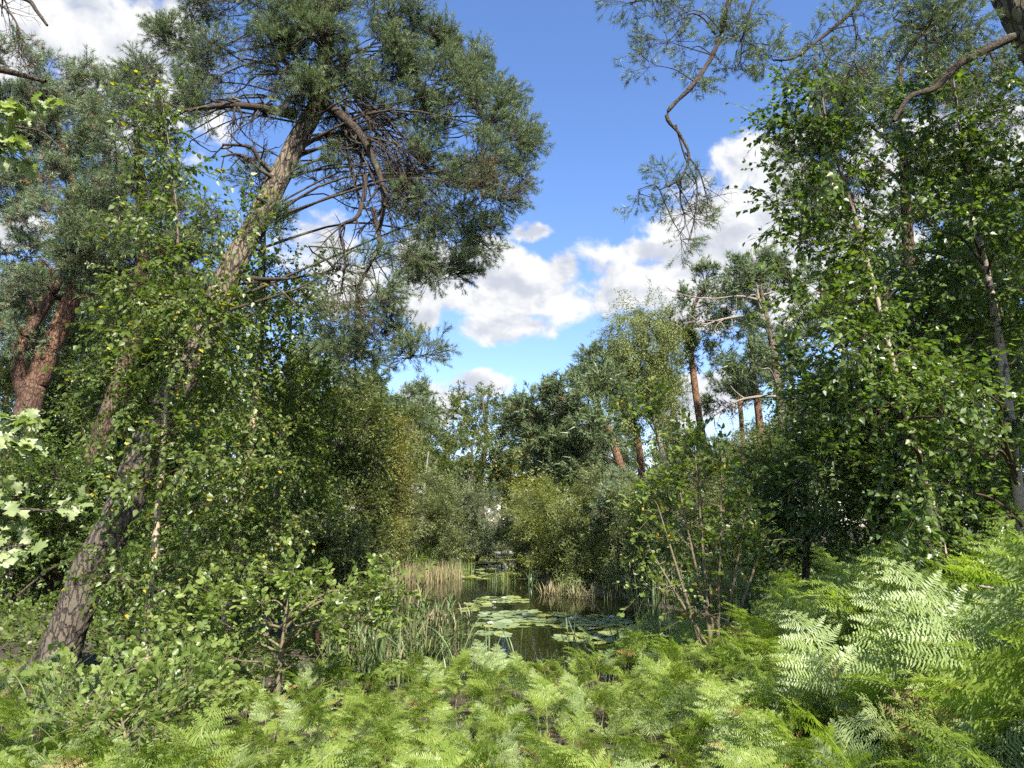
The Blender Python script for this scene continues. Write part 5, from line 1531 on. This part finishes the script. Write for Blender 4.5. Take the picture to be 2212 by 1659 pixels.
for (px, Y, h, nbld, st, lab) in CAT:
    x = (px - 1106) / FPX * Y * 1.03
    zb = max(gz1(x, Y), WATER_Z - .25)
    r_ = thing('cattail', lab, 'cattail', (x, Y, zb), 'cattails along the near bank')
    for j in range(nbld):
        sty = st if rng.random() < .7 else ('arch' if st != 'arch' else 'upright')
        o = link('blade', blade_lib[(sty, int(rng.integers(0, 2)))], r_, (rng.normal() * .03, rng.normal() * .03, -.03))
        L = h * rng.uniform(.7, 1.1)
        o.scale = (L, L * 1.25, L)
        o.rotation_euler = (0, 0, rng.uniform(0, 6.28))


def clump(name, label, cat, px, Y, n, h, spread, mat, wd, lean=(.05, .3), droop=(0, .3), group=None, leafy=0, depth=None):
    x = (px - 1106) / FPX * Y * 1.03
    zb = max(gz1(x, Y), WATER_Z - .2)
    base = np.array([x, Y, zb])
    bb = Buf()
    for j in range(n):
        a, r_ = rng.uniform(0, 6.28), math.sqrt(rng.random())
        p = base + np.array([math.cos(a) * r_ * spread, math.sin(a) * r_ * (depth or spread * .7), -.05])
        hh = h * rng.uniform(.6, 1.1)
        az_ = rng.uniform(0, 6.28)
        ribbon(bb, p, az_, hh, wd, rng.uniform(*lean), rng.uniform(*droop), rng.random(), 5)
        for q in range(leafy):
            u = rng.uniform(.35, .95)
            ribbon(bb, p + np.array([math.cos(az_) * lean[0] * hh * u, math.sin(az_) * lean[0] * hh * u, hh * u * .93]), rng.uniform(0, 6.28), hh * .28, wd * 1.6, .3, rng.uniform(.2, .7), rng.random(), 4)
    o = link(name, bb.mesh(name, M[mat], base), None, tuple(base))
    o['kind'] = 'stuff'
    return tag(o, label, cat, group)


for (px, Y, n, h, sp_, lab) in ((815, 10.4, 110, 1.15, .42, 'dark reed clump beside the leafy shrub'), (880, 10.2, 130, 1.2, .42, 'reed clump at the middle of the near left reed stand'), (940, 10.6, 110, 1.1, .38, 'pale leafy reed clump on the water side'), (985, 11.2, 70, .95, .3, 'outermost reed clump standing in the water'), (860, 9.4, 90, .9, .4, 'short dead reed clump in front'), (780, 11.4, 90, 1.15, .4, 'reed clump behind the leafy shrub')):
    clump('reed_clump', lab, 'reeds', px, Y, n, h, sp_, 'reed', .012, (.02, .14), (0, .12), 'reed clumps of the near left stand', 3)
for i, (px, Y, n, h) in enumerate(((820, 25, 130, .8), (860, 24.5, 170, .95), (900, 25, 190, 1.0), (940, 25.5, 190, 1.0), (975, 27, 160, .95), (1000, 29, 110, .85))):
    clump('sedge_clump', ('green tipped sedge at the water end of the brown bed' if i > 4 else 'brown sedge of the tall bed on the left shore'), 'sedge', px, Y, n, h, .55, 'sedge' if i < 5 else 'rush', .022, (.02, .18), (0, .2), 'sedge clumps of the left shore', depth=.9)
for (px, Y, n, h, mt, lab) in ((1195, 21, 150, .7, 'sedge', 'reddish sedge tussock at the water edge under the olive willow'), (1225, 21.5, 170, .75, 'rush', 'greenish sedge tussock right of the reddish one'), (1255, 20, 120, .7, 'sedge', 'dull sedge tussock on the right shore')):
    clump('sedge_tussock', lab, 'sedge', px, Y, n, h, .42, mt, .02, (.1, .45), (.1, .4), 'sedge tussocks of the right shore')
for (px, Y, n, h, mt, lab) in ((790, 30, 120, .9, 'rush', 'green sedge behind the brown bed at its landward end'), (850, 31, 130, .9, 'rush', 'green sedge behind the middle of the brown bed'), (910, 32, 130, .9, 'rush', 'green sedge below the pale willow'), (960, 34, 120, .9, 'rush', 'green sedge left of the far channel'),
                              (1185, 27, 120, .7, 'rush', 'green sedge fringe under the lime willow'), (1235, 25, 120, .7, 'sedge', 'dry sedge fringe between the two willows'), (1285, 23.5, 120, .7, 'rush', 'green sedge fringe under the olive willow'), (1335, 22, 110, .7, 'sedge', 'dry sedge fringe below the small blue pine'), (1385, 20.5, 110, .8, 'rush', 'green sedge fringe below the dull green willow')):
    clump('bank_sedge', lab, 'sedge', px, Y, n, h, 1.0, mt, .025, (.05, .35), (.05, .4), 'sedge fringes along the far banks')
clump('rush_tuft', 'thin light rushes standing in the channel among pads', 'rushes', 1085, 25, 90, .7, .5, 'rush', .014, (.02, .2), (0, .2))
clump('rush_tuft', 'single broad leaved rush tuft standing in the water', 'rushes', 1147, 24, 14, .95, .12, 'cattail', .035, (.05, .3), (.1, .4))
for (px, Y, n, h) in ((1010, 46, 60, .9), (1060, 50, 60, 1.0), (1110, 50, 60, 1.1), (1150, 46, 60, .9)):
    clump('far_sedge', 'far strip of green sedge at the end of the channel', 'sedge', px, Y, n, h, .9, 'rush', .04, (.05, .3), (0, .3), 'sedge at the end of the channel')
for i, (px, Y, n, h, mt) in enumerate(((1330, 19.5, 90, .85, 'reed'), (1380, 18.5, 100, .95, 'reed'), (1430, 18, 110, 1.0, 'reed'), (1490, 17.2, 110, 1.1, 'cattail'), (1540, 16.5, 110, 1.1, 'cattail'), (1570, 15, 100, 1.1, 'cattail'), (1640, 14.5, 100, 1.1, 'cattail'), (1440, 13.4, 24, .9, 'rush'))):
    clump('shore_reed', ('pale reeds on the right shore below the willow bushes' if mt == 'reed' else 'bluish shaded reeds on the right shore under the dark bush' if mt == 'cattail' else 'sparse rushes at the right end of the pads'), 'reeds', px, Y, n, h, .5, mt, .016, (.04, .25), (.05, .35), 'reeds of the right shore', 1)
for (px, Y, n, h) in ((1010, 9.6, 50, .55), (1090, 10.0, 50, .6), (1170, 10.0, 50, .6), (1280, 10.0, 50, .65), (1350, 10.4, 40, .6), (740, 9.2, 40, .6), (820, 8.6, 50, .6)):
    clump('bank_grass', 'dry bank grass at the near water edge', 'grass', px, Y, n, h, .38, 'reed', .008, (.05, .5), (.05, .4), 'dry grass along the near water edge')

# ------------------------------------------------------------------ bracken


def pinna_geo(L, npair, seed):
    """pinna along +y in the xy plane, comb of pinnules"""
    r = np.random.default_rng(seed)
    vs, fs = [], []
    n = 0
    vs += [(-.004 * L, 0, 0), (.004 * L, 0, 0), (0, L, -.16 * L)]
    fs += [(0, 1, 2)]
    n = 3
    for i in range(npair):
        s = (i + .4) / npair
        y = L * s
        ln = L * .26 * (1 - s) ** .75 + .012 * L
        hw = L / npair * .31
        zc = -.16 * L * s * s
        for sg in (-1, 1):
            d = np.array([sg * .93, .36 + r.normal() * .13, -.12 + r.normal() * .24])
            p = np.array([0, y + (0.25 * L / npair if sg > 0 else 0), zc])
            w_ = np.array([0, hw, 0])
            vs += [tuple(p - w_), tuple(p + d * ln * .55 - w_ * .85 + np.array([0, 0, .03 * ln])), tuple(p + d * ln), tuple(p + d * ln * .5 + w_ * .9 + np.array([0, 0, .03 * ln])), tuple(p + w_)]
            fs += [(n, n + 1, n + 2), (n, n + 2, n + 3), (n, n + 3, n + 4)]
            n += 5
    return np.array(vs, float), np.array(fs)


def frond_frame(seed, Ls, Lb, arch):
    r = np.random.default_rng(seed)
    n = 40
    t = np.linspace(0, 1, n)
    ang = np.where(t < .5, .12 + .1 * t, .17 + (t - .5) * 2 * arch)
    seg = np.where(t < .5, Ls, Lb) * 2 / n
    y = np.cumsum(np.sin(ang) * seg)
    z = np.cumsum(np.cos(ang) * seg)
    x = np.cumsum(r.normal(size=n) * .002 + r.normal() * .002)
    return np.stack([x, y, z], -1), t, ang


def frond_parts(seed, Ls=.55, Lb=.75, arch=1.2, npin=13, detail=1.0):
    curve, t, ang = frond_frame(seed, Ls, Lb, arch)
    r = np.random.default_rng(seed + 50)
    stem = Buf()
    rad = np.interp(t, [0, .5, 1], [.0055, .004, .0012])
    tubes(stem, curve[None], rad[None], 5, var=r.random())
    pins = []
    for i in range(npin):
        s = (i + .1) / npin
        tt = .5 + .5 * (1 - (1 - s) ** 1.25)
        p = interp_poly(curve, np.array([tt]))[0]
        k = int(tt * 39)
        tg = np.array([0, math.sin(ang[k]), math.cos(ang[k])])
        nmv = np.array([0, -math.cos(ang[k]), math.sin(ang[k])])   # blade upper side
        L = Lb * (.46 * (1 - s) ** .9 + .03)
        for sg in (-1, 1):
            al = nrm(np.array([sg, 0, 0]) * .90 + tg * (.36 + .25 * s) + nmv * (-.05 + r.normal() * .20))
            pins.append((p + tg * r.normal() * .01, al, nmv, L * r.uniform(.88, 1.08), max(5, int((9 + 20 * (1 - s)) * detail))))
    tip = interp_poly(curve, np.array([1.0]))[0]
    return stem, pins, tip


def place_pin(v, p, al, nmv):
    x = nrm(np.cross(al, nmv))
    z = np.cross(x, al)
    return p + v[:, 0:1] * x + v[:, 1:2] * al + v[:, 2:3] * z


PIN_UNIT = {}
for mt in ('fern', 'fern_pale', 'fern_dry'):
    for k in range(3):
        bb = Buf()
        v, f = pinna_geo(1.0, 34 if k < 2 else 20, 5 + k)
        bb.add(v, f, (.15, .45, .8)[k])
        PIN_UNIT[(mt, k)] = bb.mesh('leaflet', M[mt])
# single mesh fronds for those further off
FROND = []
for i in range(12):
    mt = 'fern' if i < 8 else ('fern_pale' if i < 11 else 'fern_dry')
    r_ = np.random.default_rng(100 + i)
    stem, pins, tip = frond_parts(200 + i, r_.uniform(.5, .62), r_.uniform(.62, .85), r_.uniform(.8, 1.7), 12, .72)
    bl = Buf()
    for (p, al, nv, L, npair) in pins:
        v, f = pinna_geo(L, npair, int(r_.integers(0, 9999)))
        bl.add(place_pin(v, p, al, nv), f, r_.random())
    FROND.append((stem.mesh('stem', M['fern_stem'], smooth=True), bl.mesh('blade', M[mt])))
RAW = []
for i in range(6):
    r_ = np.random.default_rng(500 + i)
    stem, pins, tip = frond_parts(300 + i, r_.uniform(.5, .62), r_.uniform(.62, .85), r_.uniform(.8, 1.7), 12, .72)
    for (p, al, nv, L, npair) in pins:
        v, f = pinna_geo(L, npair, int(r_.integers(0, 9999)))
        stem.add(place_pin(v, p, al, nv), f, r_.random(), 0.0, 1)
    RAW.append(stem.mesh('frond', [M['fern_stem'], M['fern_pale' if i == 5 else 'fern']]))


def fern_h(x, y):
    """height of the bracken stand"""
    return .62 + .16 * (1 - sst(y, 1.5, 3.5)) - .20 * sst(y, 3.5, 5.5) * (1 - sst(x, .5, 2)) + .50 * sst(x - .18 * y, .5, 2.2) - .08 * sst(-x - .2 * y, .6, 2) + .05 * math.sin(3 * x + 2 * y)


pts_f = []
tries = 0
while len(pts_f) < 1150 and tries < 40000:
    tries += 1
    y = 1.15 + 7.3 * rng.random() ** .85
    x = rng.uniform(-.80, .86) * (y + .8)
    s_ = float(pond_sd(np.array([x]), np.array([y]))[0])
    if s_ < .35:
        continue
    if y > 8.3 and x < .4:
        continue
    if x < -.36 * y and y > 6.8 and rng.random() < .6:
        continue
    if math.hypot(x, y) < 1.45:
        continue
    if any((x - q[0]) ** 2 + (y - q[1]) ** 2 < .006 for q in pts_f):
        continue
    pts_f.append((x, y))
pts_f.sort(key=lambda q: math.hypot(q[0], q[1]))
NEAR, NIND = 60, 290


def fern_label(x, y, dry, pale):
    a = x / y
    side = ('below the oak leaves' if a < -.5 else 'below the big leaning pine' if a < -.33 else 'below the leafy shrub' if a < -.17 else 'before the reed clumps' if a < -.03 else
            'before the lily pads' if a < .12 else 'before the many stemmed shrub' if a < .3 else 'before the leaning birch' if a < .5 else 'below the white trunk')
    look = 'withered brown' if dry else ('pale yellow green' if pale else 'bright green')
    row = 'in the lowest row' if y < 1.9 else ('in the second row' if y < 2.7 else 'in the middle rows' if y < 4.0 else 'in the back rows')
    return f'{look} bracken frond {row} {side}'


rest = Pts([bpy.data.objects.new('frond', a) for a in RAW], 'frond')
for i, (x, y) in enumerate(pts_f):
    hgt = fern_h(x, y) * rng.uniform(.78, 1.12) / 1.0
    z = gz1(x, y) - .03
    rz = rng.uniform(0, 6.28)
    if rng.random() < .5:
        rz = math.pi + rng.normal() * .9     # many tip towards the open light and the viewer
    tl = (rng.normal() * .10, rng.normal() * .10)
    if i < NEAR:
        u = rng.random()
        mt = 'fern_dry' if (u < .05 and y > 1.9 and x < .8) else ('fern_pale' if u < (.38 if x > .2 else .18) else 'fern')
        r_ = thing('bracken', fern_label(x, y, mt == 'fern_dry', mt == 'fern_pale'), 'bracken', (x, y, z), 'bracken fronds of the foreground')
        r_.rotation_euler = (*tl, rz)
        r_.scale = (hgt, hgt, hgt)
        stem, pins, tip = frond_parts(1000 + i, rng.uniform(.5, .62), rng.uniform(.65, .85), rng.uniform(.9, 1.7), 13)
        link('stem', stem.mesh('stem', M['fern_stem'], smooth=True), r_)
        for (p, al, nv, L, npair) in pins:
            o = link('leaflet', PIN_UNIT[(mt, int(rng.integers(0, 2)) if npair > 12 else 2)], r_)
            xx = nrm(np.cross(al, nv))
            zz = np.cross(xx, al)
            mtx = Matrix(((xx[0], al[0], zz[0], 0), (xx[1], al[1], zz[1], 0), (xx[2], al[2], zz[2], 0), (0, 0, 0, 1)))
            o.matrix_local = Matrix.Translation(Vector(p)) @ mtx @ Matrix.Scale(L, 4)
    elif i < NIND:
        u = rng.random()
        k = 11 if u < .05 else (int(rng.integers(8, 11)) if u < (.36 if x > .2 else .2) else int(rng.integers(0, 8)))
        r_ = thing('bracken', fern_label(x, y, k == 11, 8 <= k < 11), 'bracken', (x, y, z), 'bracken fronds of the foreground')
        r_.rotation_euler = (*tl, rz)
        r_.scale = (hgt, hgt, hgt)
        link('stem', FROND[k][0], r_)
        link('blade', FROND[k][1], r_)
    else:
        d = np.array([math.cos(rz), math.sin(rz), 0])
        zz = np.array([tl[1], -tl[0], 1.0])
        rest.add(np.array([[x, y, z]]), np.cross(zz, d)[None], zz[None], np.array([hgt]))
o = rest.link('bracken_stand', None, (0, 0, 0))
tag(o, 'mass of bracken at the back of the fern stand', 'bracken')

# low plants that cover the ground between the trees
SU = dict(SPEC['shrub_near'], leaf='birch', size=.05, twig=.30, per=10)
ug = new_pts(SU)
N = 15000
x, y = rng.uniform(-1, 1, N), 2.0 + 44 * rng.random(N) ** .8
x = x * (y * .78 + 1)
sd_ = pond_sd(x, y)
ok = (sd_ > .5) & ((x < -.28 * y) | (x > .34 * y) | (y > 12)) & ((y > 9.0) | (x > .5 * y))
x, y = x[ok], y[ok]
n_ = len(x)
for layer in range(2):
    p = np.stack([x + rng.normal(size=n_) * .1, y + rng.normal(size=n_) * .1, ground_z(x, y) + rng.uniform(0, .12, n_)], -1)
    ug.add(p, nrm(np.array([0, 0, .7]) + rvec(n_)), nrm(np.array([0, 0.1, 1.0]) + .5 * rvec(n_)), rng.uniform(.15, .34, n_) * (1 + .035 * y))
o = ug.link('undergrowth', None, (0, 0, 0))
tag(o, 'low green undergrowth covering the forest floor', 'undergrowth')
# young bracken and broken fronds filling the stand below the tall ones
low = Pts(rest.objs, 'frond')
N = 3600
x, y = rng.uniform(-.8, .84, N), 1.1 + 7.6 * rng.random(N) ** .8
x = x * (y + .8)
ok = (pond_sd(x, y) > .35) & (np.hypot(x, y) > 1.2) & ((y < 8.6) | (x > .4))
x, y = x[ok], y[ok]
n_ = len(x)
hh = np.array([fern_h(a_, b_) for a_, b_ in zip(x, y)]) * rng.uniform(.45, .85, n_)
a = rng.uniform(0, 6.28, n_)
zz = np.stack([rng.normal(size=n_) * .3, rng.normal(size=n_) * .3, np.ones(n_)], -1)
low.add(np.stack([x, y, ground_z(x, y) - .03], -1), np.cross(zz, np.stack([np.cos(a), np.sin(a), 0 * a], -1)), zz, hh)
o = low.link('young_bracken', None, (0, 0, 0))
tag(o, 'lower fronds filling the bracken stand', 'bracken')

# low ground leaves and litter between the stems
lt = Buf()
N = 9000
x = rng.uniform(-11, 9, N)
y = rng.uniform(1, 20, N)
ok = pond_sd(x, y) > .2
x, y = x[ok], y[ok]
z = ground_z(x, y) + .012
n_ = len(x)
scatter(lt, TPL['dia'], np.stack([x, y, z], -1), nrm(np.stack([rng.normal(size=n_), rng.normal(size=n_), .1 * rng.normal(size=n_)], -1)), nrm(np.array([0, 0, 1.0]) + .3 * rvec(n_)), rng.uniform(.04, .09, n_), rng.random(n_))
o = link('leaf_litter', lt.mesh('leaf_litter', M['litter']), kind='stuff')
tag(o, 'brown fallen leaves scattered over the forest floor', 'leaf litter')
st_ = thing('fallen_branch', 'pale dry stick lying on the ferns at the right edge', 'branch', tuple(P(2212, 1300, 4.0)))
dead_branch(st_, np.array(st_.location), [(2260, 1325, 4.0), (2200, 1290, 4.0), (2150, 1272, 4.0), (2110, 1265, 4.0)], 9, 4, 1, .1, 'bark_dead', 'stick')
print('TRIS', TRIS, 'instances', NINST, 'objects', len(bpy.data.objects))
